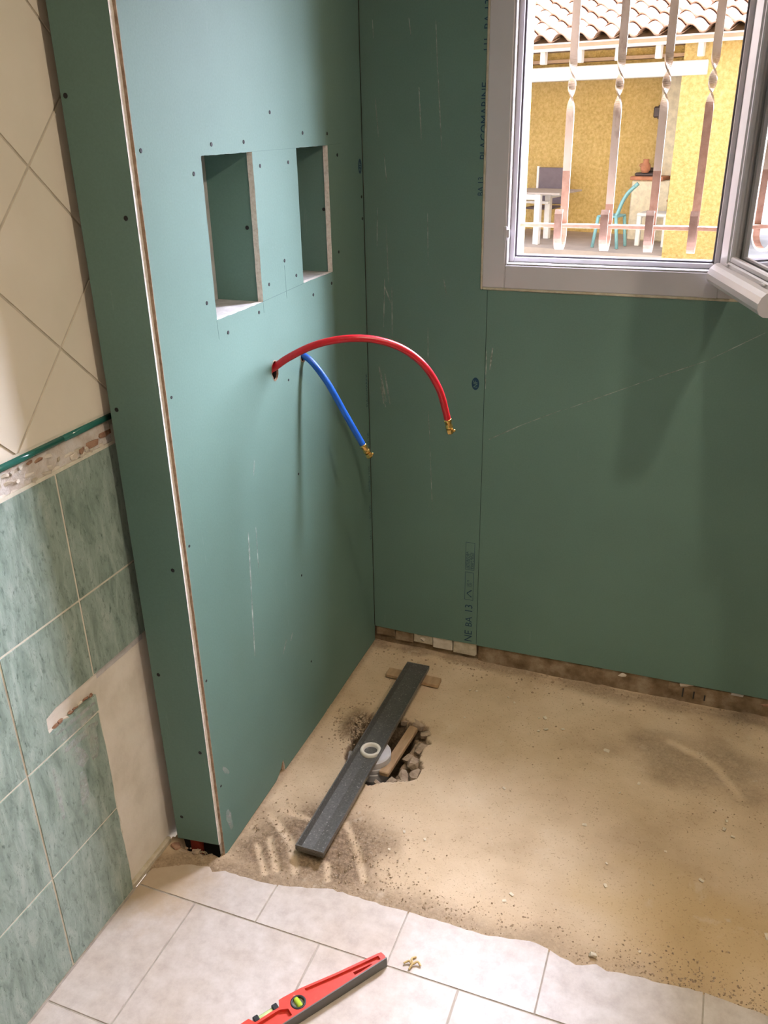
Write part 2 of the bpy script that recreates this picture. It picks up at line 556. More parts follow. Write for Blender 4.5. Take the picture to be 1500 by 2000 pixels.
def seg_dist(x, y, pts):
    best = np.full(x.shape, 9.0)
    for (x0, y0), (x1, y1) in zip(pts[:-1], pts[1:]):
        dx, dy = x1 - x0, y1 - y0
        t = np.clip(((x - x0) * dx + (y - y0) * dy) / (dx * dx + dy * dy), 0, 1)
        best = np.minimum(best, np.hypot(x - x0 - t * dx, y - y0 - t * dy))
    return best

def sstep(a, b, v):
    t = np.clip((v - a) / (b - a), 0, 1)
    return t * t * (3 - 2 * t)

# ------------------------------------------------------------------ setting: floor
XL = -0.141          # glazed face of the left wall
XR, YB, ZC = 1.95, -3.6, 2.46
YF = -0.958          # front end of the partition
EDGE = [(-0.141, -1.052), (-0.090, -1.023), (-0.058, -1.009), (-0.015, -1.001), (-0.002, -1.012), (0.024, -0.999), (0.077, -0.999), (0.147, -0.996), (0.157, -0.992), (0.221, -0.979), (0.264, -0.964), (0.337, -0.962), (0.404, -0.964), (0.450, -0.961), (0.513, -0.959), (0.570, -0.961), (0.630, -0.960), (0.713, -0.943), (0.751, -0.948), (0.779, -0.959), (0.811, -0.966), (0.849, -0.950), (0.871, -0.959), (0.905, -0.952), (0.943, -0.948), (0.973, -0.949), (1.053, -0.940), (1.076, -0.942), (1.113, -0.945), (1.167, -0.950), (1.35, -0.957), (1.6, -0.95), (1.95, -0.955)]
HOLE = [(0.150, -0.330), (0.223, -0.337), (0.245, -0.350), (0.263, -0.340), (0.296, -0.354), (0.326, -0.417), (0.314, -0.457), (0.322, -0.49), (0.340, -0.525), (0.337, -0.559), (0.320, -0.575), (0.294, -0.588), (0.262, -0.600), (0.226, -0.627), (0.165, -0.615), (0.125, -0.54), (0.112, -0.47), (0.108, -0.40), (0.125, -0.35)]

def make_floor():
    xs = np.unique(np.concatenate([np.arange(-0.145, 0.05, 0.006), np.arange(0.05, 0.40, 0.004), np.arange(0.40, 1.96, 0.008)]))
    ys = np.unique(np.concatenate([np.arange(-1.11, -0.66, 0.006), np.arange(-0.66, -0.30, 0.004), np.arange(-0.30, 0.03, 0.008)]))
    X, Y = np.meshgrid(xs, ys, indexing='ij')
    ex = np.array([p[0] for p in EDGE]); ey = np.array([p[1] for p in EDGE])
    dedge = Y - np.interp(X, ex, ey)
    Z = -0.007 + 0.003 * (vnoise(X, Y, 6, 1) - 0.5) + 0.0016 * (vnoise(X, Y, 60, 2) - 0.5)
    n1 = vnoise(X, Y, 14, 3); n2 = vnoise(X, Y, 45, 4); n3 = vnoise(X, Y, 110, 5)
    # loose sand: along the broken tiles, by the near end of the drain, left of the hole, by the back wall, on the right
    sand = np.zeros_like(X)
    w = 0.07 + 0.06 * (vnoise(X, Y * 0, 9, 6) - 0.4)
    sand = np.maximum(sand, 0.75 * sstep(1.0, 0.15, np.abs(dedge) / w) * sstep(1.35, 0.2, X))
    d = np.hypot((X - 0.18) / 0.225, (Y + 0.86) / 0.165)
    sand = np.maximum(sand, 0.95 * sstep(1.05, 0.45, d + 0.5 * (n1 - 0.5)))
    d = np.hypot((X - 0.095) / 0.05, (Y + 0.41) / 0.095)
    sand = np.maximum(sand, 1.0 * sstep(1.1, 0.4, d + 0.5 * (n1 - 0.5)))
    d = np.hypot((X - 1.03) / 0.25, (Y + 0.26) / 0.14)
    sand = np.maximum(sand, 0.55 * sstep(1.1, 0.35, d + 0.7 * (n1 - 0.5)))
    sand = np.maximum(sand, 0.6 * sstep(0.05, 0.0, np.abs(Y + 0.03) + 0.05 * (n1 - 0.5)) * sstep(0.35, 0.75, X))
    sand = np.maximum(sand, 0.6 * sstep(0.035, 0.005, np.abs(Y + 0.01) + 0.04 * (n1 - 0.5)))
    sand = np.maximum(sand, 0.5 * sstep(0.02, 0.0, X) * (X > -0.02) * (Y > YF))
    d = np.hypot((X - 1.25) / 0.35, (Y + 0.72) / 0.22)
    sand = np.maximum(sand, 0.12 * sstep(1.0, 0.3, d + 0.8 * (n1 - 0.5)))
    Z = Z + sand * (0.003 + 0.008 * (n2 - 0.45) + 0.006 * (n3 - 0.5))
    d = np.hypot((X - 0.17) / 0.17, (Y + 0.85) / 0.13)
    Z = Z + 0.006 * sstep(1, 0.3, d) * n1
    # finger and broom tracks swept through the sand
    for pts, wd in (([(0.051, -0.778), (0.144, -0.785)], .010), ([(0.034, -0.799), (0.130, -0.873), (0.173, -0.941)], .011), ([(0.073, -0.876), (0.128, -0.949)], .009), ([(0.054, -0.903), (0.111, -0.971)], .008), ([(0.224, -0.767), (0.287, -0.841), (0.332, -0.914)], .010), ([(0.235, -0.900), (0.253, -0.940)], .009), ([(0.940, -0.195), (1.021, -0.232), (1.060, -0.260), (1.117, -0.358)], .014)):
        k = sstep(wd * 1.3, wd * 0.4, seg_dist(X, Y, pts) + 0.003 * (n2 - 0.5))
        Z = Z - 0.0035 * k * (sand > 0.2)
        sand = sand * (1 - 0.93 * k)
    # dug hole under the drain: a ragged shelf on the right, deep beside the trap
    hp = [(x + 0.0, y) for x, y in HOLE]
    wob = 0.010 * (n2 - 0.5) + 0.006 * (n3 - 0.5)
    inside = in_poly(X + wob, Y + wob, hp)
    dist = seg_dist(X, Y, hp + hp[:1])
    deep = 0.030 + 0.15 * sstep(0.275, 0.235, X + 0.02 * (n1 - 0.5)) + 0.035 * (n1 - 0.5) + 0.02 * (n2 - 0.5)
    deep = deep * sstep(0.0, 0.012, dist)
    Z = np.where(inside, Z - np.maximum(deep, 0.004), Z)
    Z = Z + np.where(~inside, 0.004 * sstep(0.03, 0.0, dist) * (n2 - 0.3), 0)
    sand = np.where(inside, 0.9, sand)
    # the left side of the hole crumbles down in a slope
    k = sstep(1.0, 0.2, np.hypot((X - 0.125) / 0.045, (Y + 0.40) / 0.08)) * ~inside
    Z = Z - 0.03 * k * (0.5 + n2)
    # mortar left on the corner next to the left wall
    k = sstep(0.02, -0.03, X + 0.03 * (n1 - .5)) * (Y < -0.95)
    Z = Z + k * (0.004 + 0.006 * n2)
    # void under the front of the partition
    k = (X < -0.012) & (X > -0.118) & (Y > -0.975 + 0.016 * (n2 - .5)) & (Y < -0.8)
    Z = np.where(k, -0.045 - 0.01 * n2, Z)
    # keep the bed under the fixed tiles
    Z = np.where(dedge < -0.012, -0.0115, np.where(dedge < 0.0, np.minimum(Z, -0.004), Z))
    ochre = 0.55 * sstep(1.0, 0.2, np.hypot((X - 1.12) / 0.42, (Y + 0.80) / 0.22) + 0.5 * (n1 - 0.5))
    ni, nj = X.shape
    V = np.stack([X, Y, Z], -1).reshape(-1, 3)
    idx = np.arange(ni * nj).reshape(ni, nj)
    F = np.stack([idx[:-1, :-1], idx[1:, :-1], idx[1:, 1:], idx[:-1, 1:]], -1).reshape(-1, 4)
    o = obj('floor', V, F.tolist(), 'screed', None, True, origin=(0.5, -0.5, 0))
    at = o.data.color_attributes.new('soil', 'FLOAT_COLOR', 'POINT')
    C4 = np.zeros((len(V), 4), np.float32)
    C4[:, 0] = np.clip(sand, 0, 1).ravel(); C4[:, 1] = ochre.ravel(); C4[:, 3] = 1
    at.data.foreach_set('color', C4.ravel())
    return o

floor = struct(make_floor(), 'bare dusty concrete shower floor edged by pale broken tiles', 'floor')
box('floor_bed', (XL - 0.01, YB, -0.02), (XR, -1.105, -0.0016), 'floor_grout', floor)
plate('mortar_bed', EDGE[::1] + [(XR, -1.11), (XL, -1.11)], [], 0.008, lambda u, v, d: (u, v - 0.004, -0.0018 - d), 'floor_grout', floor)
TP = 0.2985
L1 = -1.0975
# broken row: each tile follows the ragged edge
ex = [p[0] for p in EDGE]; ey = [p[1] for p in EDGE]
xj = [-0.139, 0.155, 0.4535, 0.7545, 1.053, 1.3515, 1.65, 1.945]
tile_no = 0
for a, b_ in zip(xj[:-1], xj[1:]):
    a2, b2 = a + 0.0018, b_ - 0.0018
    top = [(a2, float(np.interp(a2, ex, ey)))] + [p for p in EDGE if a2 < p[0] < b2] + [(b2, float(np.interp(b2, ex, ey)))]
    fine = []
    for (x0, y0), (x1, y1) in zip(top[:-1], top[1:]):
        nseg = max(1, int((x1 - x0) / 0.012))
        for k in range(nseg):
            t = k / nseg
            fine.append((x0 + t * (x1 - x0), y0 + t * (y1 - y0) + (random.uniform(-0.0022, 0.0022) if k else 0)))
    fine.append(top[-1])
    out = [(a2, L1 + 0.0018)] + [(b2, L1 + 0.0018)] + fine[::-1]
    dz = random.uniform(-0.0004, 0.0004)
    plate('floor_tile', out, [], 0.009, lambda u, v, d, dz=dz: (u, v, dz - d), ['floor_tile', 'plaster_pale'], floor, 1)
bmt = bmesh.new()
bm_box(bmt, (-TP / 2 + .0018, -TP / 2 + .0018, -.009), (TP / 2 - .0018, TP / 2 - .0018, 0), 0.0008)
src = None
for r in range(8):
    y = L1 - TP * (r + 0.5)
    off = 0.0075 if r % 2 == 0 else 0.155
    k0 = -1
    for k in range(k0, 7):
        x0, x1 = off + TP * k, off + TP * (k + 1)
        if x1 < XL + 0.01 or x0 > XR - .02:
            continue
        cx = (x0 + x1) / 2
        if x0 < XL or x1 > XR:
            x0, x1 = max(x0, XL + 0.001), min(x1, XR - 0.003)
            box('floor_tile', (x0 + .0018, y - TP / 2 + .0018, -.009), (x1 - .0018, y + TP / 2 - .0018, 0), 'floor_tile', floor, 0.0008)
        elif src is None:
            src = obj_bm('floor_tile', bmt, 'floor_tile', None)
            src.parent = floor
            src.location = Vector((cx, y, -0.0045)) - WLOC['floor']
        else:
            share(src, 'floor_tile', (cx, y, -0.0045 + random.uniform(-.0003, .0003)), floor)

# ------------------------------------------------------------------ setting: room shell
ceiling = struct(box('ceiling', (-0.30, YB - .1, ZC), (XR + .1, 0.30, ZC + .1), 'room_wall'), 'plain white ceiling above the bathroom', 'ceiling')
wall_right = struct(box('wall_right', (XR, YB - .1, -0.02), (XR + .1, 0.0, ZC), 'room_wall'), 'plain white right wall of the bathroom', 'wall')
wall_rear = struct(box('wall_rear', (-0.30, YB - .1, -0.02), (XR, YB, ZC), 'rear_wall'), 'plain beige wall behind the photographer', 'wall')

# left wall: old plaster with tiles on it
wall_left = struct(box('wall_left', (-0.30, YB, -0.05), (-0.150, 0.0, ZC), 'plaster'), 'left wall with cream diagonal tiles over green marbled tiles', 'wall')
ZROW = [0.002, 0.2405, 0.491, 0.742, 0.998]
YCOL = [-0.906, -1.111, -1.316, -1.521, -1.726, -1.931, -2.136, -2.341, -2.546, -2.75]
G = 0.0026
putL = lambda u, v, d: (XL - d, u, v)
def grout_strip(y0, y1, z0, z1):
    return box('grout_bed', (-0.1505, y0, z0), (-0.1428, y1, z1), 'grout', wall_left)
grout_strip(-2.75, -1.1135, 0.0, 0.530)
grout_strip(-2.75, -1.249, 0.530, 0.574)
grout_strip(-2.75, -0.945, 0.5745, 1.002)
for ci, (y1, y0) in enumerate(zip(YCOL[:-1], YCOL[1:])):
    for ri, (z0, z1) in enumerate(zip(ZROW[:-1], ZROW[1:])):
        if ci == 0 and ri < 2:
            continue
        a, b_, c, d = y0 + G, y1 - G, z0 + G, z1 - G
        if ci == 0:
            b_ = -0.9425
            if ri == 2:
                c = 0.575
            out = [(a, c), (b_, c), (b_, d), (a, d)]
        elif ci == 1 and ri == 2:
            # tile cut away round the old skirting slot
            out = [(a, c), (b_ - .002, c), (b_ - .002, 0.531), (-1.16, 0.5305), (-1.2, 0.532), (-1.246, 0.530), (-1.249, 0.545), (-1.247, 0.568), (-1.22, 0.5745), (b_, 0.575), (b_, d), (a, d)]
        elif ci == 1 and ri < 2:
            out = [(a, c)] + [(b_ - 0.001 - random.uniform(0, .004), c + (d - c) * k / 9) for k in range(10)] + [(a, d)]
        else:
            out = [(a, c), (b_, c), (b_, d), (a, d)]
        plate('wall_tile', out, [], 0.0085, putL, 'green_tile', wall_left)
# ragged plaster edges of the slot and the bare patch
for k in range(9):
    y = -1.24 + k * 0.0145
    rock('plaster_chip', (-0.1475, y, 0.533 + random.uniform(-.002, .003)), (0.004, 0.009, 0.0035), 'terracotta' if k % 3 else 'plaster_pale', wall_left, 40 + k)
for k in range(12):
    rock('plaster_chip', (-0.1485, -1.111 + random.uniform(-.002, .002), 0.03 + k * 0.042), (0.003, 0.0028, 0.018), 'plaster_pale', wall_left, 60 + k)
box('mortar_strip', (-0.152, -1.25, 0.556), (-0.1462, -1.10, 0.5745), 'plaster', wall_left)
box('mortar_strip', (-0.152, -1.1, 0.556), (-0.1475, -0.946, 0.5745), 'plaster_grey', wall_left)
box('old_skirting', (-0.152, -1.114, 0.0), (-0.1395, -0.965, 0.0165), 'mastic', wall_left, 0.003)
# smears of plaster under the slot are added below with the other marks
# rough band of plaster between trim and green tiles
box('plaster_band', (-0.152, -2.75, 1.001), (-0.1458, -0.946, 1.045), 'plaster_band', wall_left)
for k in range(60):
    y = -0.955 - k * 0.0125
    up = k % 2
    sz = random.uniform(0.004, 0.0065)
    if random.random() < 0.75:
        rock('plaster_chip', (-0.1455, y, 1.0015 + random.uniform(0, .004) if not up else 1.012 + random.uniform(-.004, .012)), (0.0028, random.uniform(.008, .018), sz), random.choice(['plaster_pale', 'plaster_pale', 'plaster', 'joint_grey']), wall_left, 100 + k)
for k, (y, z, l, h) in enumerate([(-0.962, 1.0200, .022, .0075), (-1.002, 1.0150, .022, .0075), (-1.030, 1.0120, .014, .0080)]):
    rock('brick_chip', (-0.146, y, z), (0.004, l, h), 'terracotta', wall_left, 300 + k, sub=2)
rock('plaster_chip', (-0.145, -1.054, 1.009), (0.004, .011, .009), 'plaster_pale', wall_left, 320, sub=2)
for y in np.arange(-1.12, -1.30, -0.02):
    rock('plaster_chip', (-0.1452, y, 1.036 + random.uniform(-.003, .001)), (0.003, .012, .004), random.choice(['plaster_pale', 'terracotta', 'plaster']), wall_left, int(400 - y * 100))
for a, b_ in ((-1.0755, -0.9425), (-1.2805, -1.0775), (-1.4855, -1.2825), (-1.69, -1.4875), (-1.895, -1.692), (-2.10, -1.897)):
    V, F = tube_geo([Vector((-0.1435, a, 1.0505)), Vector((-0.1435, b_, 1.0505))], 0.0065, 14)
    obj('pencil_trim', V, F, 'trim_green', wall_left, True)
box('grout_line', (-0.150, -2.75, 1.0565), (-0.1425, -0.9425, 1.0615), 'grout', wall_left)
box('grout_bed', (-0.1505, -2.75, 1.0615), (-0.1432, -0.9405, ZC - .002), 'joint_grey', wall_left)

def clip_poly(P, f):
    out = []
    for i in range(len(P)):
        a, b_ = P[i], P[(i + 1) % len(P)]
        fa, fb = f(a), f(b_)
        if fa >= 0:
            out.append(a)
        if (fa >= 0) != (fb >= 0):
            t = fa / (fa - fb)
            out.append((a[0] + t * (b_[0] - a[0]), a[1] + t * (b_[1] - a[1])))
    return out
HY, HZ = 0.1445, 0.1445
for i in range(-12, 6):
    for j in range(-2, 10):
        if (i + j) % 2 == 0:
            continue
        cy, cz = -1.0435 + HY * i, 1.2035 + HZ * j
        r = HY - 0.0034
        P = [(cy - r, cz), (cy, cz - r), (cy + r, cz), (cy, cz + r)]
        for f in (lambda p: p[0] + 2.6, lambda p: -0.9425 - p[0], lambda p: p[1] - 1.062, lambda p: ZC - .002 - p[1]):
            P = clip_poly(P, f) if P else P
        if len(P) < 3:
            continue
        area = 0.5 * abs(sum(P[k][0] * P[(k + 1) % len(P)][1] - P[(k + 1) % len(P)][0] * P[k][1] for k in range(len(P))))
        if area < 2e-4:
            continue
        tilt = random.uniform(-.002, .002)
        plate('wall_tile', P, [], 0.008, lambda u, v, d, cy=cy, tl=tilt: (XL - d + tl * (u - cy), u, v), 'beige_tile', wall_left)

# ------------------------------------------------------------------ setting: partition with niches
wall_partition = bpy.data.objects.new('wall_partition', None)
COL.objects.link(wall_partition)
wall_partition.location = (-0.07, -0.48, 0)
WLOC['wall_partition'] = Vector((-0.07, -0.48, 0))
struct(wall_partition, 'boxed-in partition of green plasterboard with two niches', 'wall')
N1 = (-0.765, -0.577, 1.203, 1.496)
N2 = (-0.380, -0.2145, 1.2095, 1.497)
def ring(cy, cz, ry, rz, n=20, jit=0.06, seed=1):
    r = random.Random(seed)
    return [(cy + ry * math.cos(2 * math.pi * k / n) * (1 + r.uniform(-jit, jit)), cz + rz * math.sin(2 * math.pi * k / n) * (1 + r.uniform(-jit, jit))) for k in range(n)]
def rect(n):
    y0, y1, z0, z1 = n
    out = []
    for a, b_ in (((y0, z0), (y1, z0)), ((y1, z0), (y1, z1)), ((y1, z1), (y0, z1)), ((y0, z1), (y0, z0))):
        m = 14
        for k in range(m):
            t = k / m
            j = random.uniform(-.0007, .0007) if k else 0
            out.append((a[0] + t * (b_[0] - a[0]) + (j if a[0] == b_[0] else 0), a[1] + t * (b_[1] - a[1]) + (j if a[1] == b_[1] else 0)))
    return out
H_RED = ring(-0.548, 1.047, 0.0155, 0.0215, 20, 0.10, 3)
H_BLUE = ring(-0.405, 1.047, 0.0135, 0.0175, 20, 0.08, 4)
OUT = [(YF, -0.003), (-0.80, 0.000), (-0.70, 0.001), (-0.684, 0.009), (-0.672, 0.019), (-0.663, 0.031), (-0.656, 0.036), (-0.652, 0.020), (-0.650, -0.003), (-0.45, -0.006), (-0.30, -0.003), (-0.2, 0.001), (-0.012, 0.003), (-0.0, 0.003), (-0.0, ZC - .002), (YF, ZC - .002)]
putP = lambda u, v, d: (-d, u, v)
side_panel = plate('plasterboard_panel', OUT, [rect(N1), rect(N2), H_RED, H_BLUE], 0.0125, putP, ['board', 'gypsum'], wall_partition, 1)
# torn brown paper along the cut edge of the side panel
zs = np.arange(0.0, ZC - .01, 0.02)
V, F = [], []
for z in zs:
    w = 0.0046
    for x, y in ((0.0002, YF + 0.001), (0.0005 + random.uniform(-.0004, .0004), YF - 0.0006), (-w, YF - 0.0012 - random.uniform(0, .0016)), (-w - .0005, YF + 0.001)):
        V.append((x, y, z))
for k in range(len(zs) - 1):
    for i in range(3):
        F.append((k * 4 + i, k * 4 + i + 1, k * 4 + 5 + i, k * 4 + 4 + i))
obj('torn_paper_edge', V, F, 'paper', wall_partition)
front_panel = plate('plasterboard_panel', [(-0.1175, 0.025), (-0.0045, 0.041), (-0.0045, ZC - .002), (-0.1175, ZC - .002)], [], 0.0120, lambda u, v, d: (u, YF - .0125 + d, v), ['board', 'gypsum'], wall_partition, 1)
# screws
def screw(parent, p, axis, r=0.0036):
    lathe('screw', [(0.0, 0.0006), (r * 0.35, 0.0004), (r * 0.8, 0.0010), (r, 0.0006), (r, -0.002)], 'screw', p, parent, 10, axis)
SS = [(-0.942, 1.511), (-0.726, 1.514), (-0.607, 1.515), (-0.491, 1.567), (-0.344, 1.526), (-0.214, 1.522), (-0.794, 1.468), (-0.548, 1.469), (-0.422, 1.470), (-0.160, 1.474), (-0.795, 1.241), (-0.729, 1.171), (-0.599, 1.185), (-0.546, 1.234), (-0.468, 1.272), (-0.415, 1.232), (-0.332, 1.174), (-0.224, 1.183), (-0.173, 1.251), (-0.943, 1.100), (-0.946, 0.800), (-0.946, 0.482), (-0.941, 0.192), (-0.486, 0.495), (-0.463, 0.217), (-0.014, 1.368), (-0.012, 1.314), (-0.467, 0.767), (-0.486, 1.008)]
for y, z in SS:
    screw(side_panel, (0, y, z), (1, 0, 0), 0.0038 if z > 1.1 else 0.0030)
for x, z in [(-0.108, 1.593), (-0.025, 1.410), (-0.103, 1.075), (-0.028, 0.754), (-0.101, 0.490), (-0.022, 0.304), (-0.097, 0.096)]:
    screw(front_panel, (x, YF - .0125, z), (0, -1, 0), 0.0042)
# niche linings: a back, a far cheek, a near cheek, a head of green board and a dusty base
def niche(n, scr):
    y0, y1, z0, z1 = n
    D = -0.112
    box('niche_cheek', (D, y1 + .003, z0 - .012), (-0.0135, y1 + .0155, z1 + .012), 'board', wall_partition)
    box('niche_cheek', (D, y0 - .0155, z0 - .012), (-0.0135, y0 - .003, z1 + .012), 'board', wall_partition)
    box('niche_back', (D - .0125, y0 - .0155, z0 - .012), (D, y1 + .0155, z1 + .012), 'plaster_grey', wall_partition)
    box('niche_head', (D, y0 - .003, z1 + .001), (-0.0135, y1 + .003, z1 + .012), 'board', wall_partition)
    box('niche_base', (D, y0 - .003, z0 - .012), (-0.0135, y1 + .003, z0 - .0005), 'plaster_grey', wall_partition)
    screw(wall_partition, scr, (0, -1, 0), 0.0042)
niche(N1, (-0.026, -0.574, 1.352))
niche(N2, (-0.018, -0.2115, 1.355))
# drawn and cut lines on the side panel
def line_strip(name, parent, pts, w, put, mat):
    for (a, b_) in zip(pts[:-1], pts[1:]):
        d = Vector((b_[0] - a[0], b_[1] - a[1])).normalized()
        n = Vector((-d.y, d.x)) * w / 2
        q = [(a[0] + n.x, a[1] + n.y), (a[0] - n.x, a[1] - n.y), (b_[0] - n.x, b_[1] - n.y), (b_[0] + n.x, b_[1] + n.y)]
        V = [put(u, v, -0.0003) for u, v in q] + [put(u, v, 0.0005) for u, v in q]
        obj(name, V, [(0, 1, 2, 3), (7, 6, 5, 4), (0, 4, 5, 1), (1, 5, 6, 2), (2, 6, 7, 3), (3, 7, 4, 0)], mat, parent)
line_strip('pencil_line', side_panel, [(-0.577, 1.2035), (-0.380, 1.2085)], 0.0013, putP, 'pencil')
for pts in ([(-0.766, 1.202), (-0.764, 1.165)], [(-0.578, 1.202), (-0.577, 1.180)], [(-0.577, 1.4965), (-0.380, 1.4965)], [(-0.2145, 1.4975), (-0.14, 1.499)], [(-0.47, 1.262), (-0.468, 1.19)]):
    line_strip('pencil_line', side_panel, pts, 0.0007, putP, 'pencil')
line_strip('corner_joint', side_panel, [(-0.0018, 0.06), (-0.0018, ZC - .01)], 0.0022, putP, 'black_plastic')
# torn flap of paper at the foot of the panel, and what shows under the front panel
plate('torn_flap', [(-0.660, 0.004), (-0.648, -0.002), (-0.652, 0.012), (-0.654, 0.030)], [], 0.001, lambda u, v, d: (-0.004 - d, u, v), 'paper', wall_partition)
box('brick', (-0.100, -0.953, -0.038), (-0.066, -0.86, 0.034), 'red_brick', wall_partition, 0.004)
box('void_shade_plate', (-0.137, -0.945, -0.05), (-0.014, -0.925, 0.07), 'screw', wall_partition, 0.002)  # black plate added to give the void behind the panel its shade
# plaster lips of the hose holes
for lp in (H_RED, H_BLUE):
    cy = sum(p[0] for p in lp) / len(lp); cz = sum(p[1] for p in lp) / len(lp)
    inner = [(cy + (u - cy) * .96, cz + (v - cz) * .96) for u, v in lp]
    outer = [(cy + (u - cy) * 1.10, cz + (v - cz) * 1.08) for u, v in lp]
    V = [(0.0006, u, v) for u, v in outer] + [(0.0012, u, v) for u, v in lp] + [(-0.004, u, v) for u, v in inner]
    n = len(lp)
    F = [(k + m * n, (k + 1) % n + m * n, (k + 1) % n + (m + 1) * n, k + (m + 1) * n) for m in (0, 1) for k in range(n)]
    obj('hole_rim', V, F, 'paper', side_panel)
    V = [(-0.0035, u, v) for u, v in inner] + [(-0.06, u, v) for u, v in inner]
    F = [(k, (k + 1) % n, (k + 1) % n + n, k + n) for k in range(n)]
    obj('shade_sleeve', V, F, 'black_plastic', side_panel)  # black sleeve, paints the shade inside the hose hole

def scuff(parent, a, b_, w, put):
    d = Vector((b_[0] - a[0], b_[1] - a[1]))
    L = d.length
    d.normalize()
    n = Vector((-d.y, d.x))
    m = max(2, int(L / 0.02))
    V, F = [], []
    for k in range(m + 1):
        t = k / m
        ww = w * (0.35 + 0.65 * math.sin(math.pi * (0.08 + 0.84 * t))) * random.uniform(.7, 1.1) / 2
        for s in (-1, 1):
            V.append(put(a[0] + d.x * L * t + n.x * ww * s, a[1] + d.y * L * t + n.y * ww * s, -0.0003))
    for k in range(m):
        F.append((2 * k, 2 * k + 1, 2 * k + 3, 2 * k + 2))
    obj('scuff_mark', V, F, 'chalk' if w < 0.009 else 'smear', parent)
for a, b_, w in [((-0.724, 0.727), (-0.735, 0.576), .006), ((-0.735, 0.576), (-0.746, 0.415), .006), ((-0.69, 0.724), (-0.694, 0.622), .004), ((-0.589, 0.366), (-0.613, 0.336), .006), ((-0.671, 0.877), (-0.681, 0.844), .006), ((-0.556, 0.366), (-0.569, 0.348), .008), ((-0.926, 0.232), (-0.905, 0.199), .012), ((-0.93, 0.11), (-0.918, 0.045), .022)]:
    scuff(side_panel, a, b_, w, putP)

for a, b_, w in [((-1.235, 0.522), (-1.123, 0.517), .010), ((-1.228, 0.503), (-1.124, 0.497), .016), ((-1.22, 0.475), (-1.125, 0.47), .022), ((-1.20, 0.46), (-1.175, 0.41), .040), ((-1.14, 0.47), (-1.15, 0.40), .030), ((-1.256, 0.462), (-1.259, 0.34), .012), ((-1.19, 0.40), (-1.2, 0.30), .03)]:
    scuff(wall_left, a, b_, w, lambda u, v, d: (XL + .0004, u, v))

# ------------------------------------------------------------------ setting: back wall
WX0, WX1, WZ0, WZ1 = 0.365, 0.935, 1.165, 2.20     # opening through the masonry
def back_wall():
    bm = bmesh.new()
    for p0, p1 in (((-0.30, .0145, -.05), (WX0, .28, ZC)), ((WX1, .0145, -.05), (2.05, .28, ZC)), ((WX0, .0145, -.05), (WX1, .28, WZ0)), ((WX0, .0145, WZ1), (WX1, .28, ZC))):
        bm_box(bm, p0, p1)
    return obj_bm('wall_back', bm, 'old_base')
wall_back = struct(back_wall(), 'window wall lined with green moisture-resistant plasterboard', 'wall')
for p0, p1 in (((-3, .282, -.25), (WX0 - .012, .30, 3.0)), ((WX1 + .012, .282, -.25), (4, .30, 3.0)), ((WX0 - .012, .282, -.25), (WX1 + .012, .30, WZ0 - .03)), ((WX0 - .012, .282, WZ1 + .012), (WX1 + .012, .30, 3.0))):
    box('outside_render', p0, p1, 'crepi', wall_back)
box('reveal_render', (WX0 - .012, .065, WZ0 - .01), (WX0, .30, WZ1), 'crepi', wall_back)
box('reveal_render', (WX1, .065, WZ0 - .01), (WX1 + .012, .30, WZ1), 'crepi', wall_back)
box('reveal_render', (WX0 - .012, .065, WZ1), (WX1 + .012, .30, WZ1 + .012), 'crepi', wall_back)
box('window_sill', (WX0 - .012, .06, WZ0 - .03), (WX1 + .012, .34, WZ0 + .012), 'terrace', wall_back, .003)
putB = lambda u, v, d: (u, d, v)
SEAM_T, SEAM_B = 0.3395, 0.3395
FX0, FZ0 = 0.3255, 1.1505
wav = [(FX0 - 0.003 + 0.004 * math.sin(k * 1.3), z) for k, z in enumerate(np.linspace(FZ0 - .002, ZC - .003, 14))]
left_panel = plate('plasterboard_panel', [(0.001, 0.056), (0.12, 0.053), (0.25, 0.054), (SEAM_B - .0007, 0.056), (SEAM_T - .0007, FZ0 - .003)] + wav + [(0.001, ZC - .003)], [], 0.0125, putB, ['board', 'pencil'], wall_back, 1)
right_panel = plate('plasterboard_panel', [(SEAM_B + .0007, 0.054), (0.8, 0.058), (1.2, 0.058), (XR - .003, 0.058), (XR - .003, ZC - .003), (0.985, ZC - .003), (0.985, FZ0 - .003), (SEAM_T + .0007, FZ0 - .003)], [], 0.0125, putB, ['board', 'pencil'], wall_back, 1)
# strip of old wall left showing below the boards
x = 0.004
blocks = [(0.004, 0.068, .018, .055, 'old_base'), (0.070, 0.131, .006, .050, 'old_base'), (0.134, 0.196, .014, .052, 'mastic'), (0.198, 0.262, .008, .050, 'plaster_pale'), (0.264, 0.338, .004, .052, 'mastic')]
for a, b_, z0, z1, m in blocks:
    bm = bmesh.new()
    bm_box(bm, (a, 0.003, z0 + .008), (b_, 0.0142, z1 + .006), 0.0015)
    for v in bm.verts:
        v.co.x += random.uniform(-.002, .002); v.co.z += random.uniform(-.003, .003) if v.co.z < 0.03 else 0
    obj_bm('old_tile_piece', bm, m, wall_back)
x = 0.345
while x < 1.9:
    w = random.uniform(0.16, 0.42)
    bm = bmesh.new()
    bm_box(bm, (x, 0.006, -0.012), (x + w + .004, 0.0142, 0.056 + random.uniform(-.003, .004)), 0.002)
    for v in bm.verts:
        v.co.y += random.uniform(-.002, .001)
    obj_bm('old_plaster_piece', bm, 'old_base', wall_back)
    x += w
for k, (cx, cz, m) in enumerate([(0.79, .045, 'plaster_pale'), (0.965, .051, 'plaster_pale'), (1.10, .05, 'plaster_grey'), (0.155, .035, 'plaster_pale'), (1.18, .035, 'terracotta')]):
    rock('plaster_chip', (cx, 0.006, cz), (.022, .004, .008), m, wall_back, 500 + k)
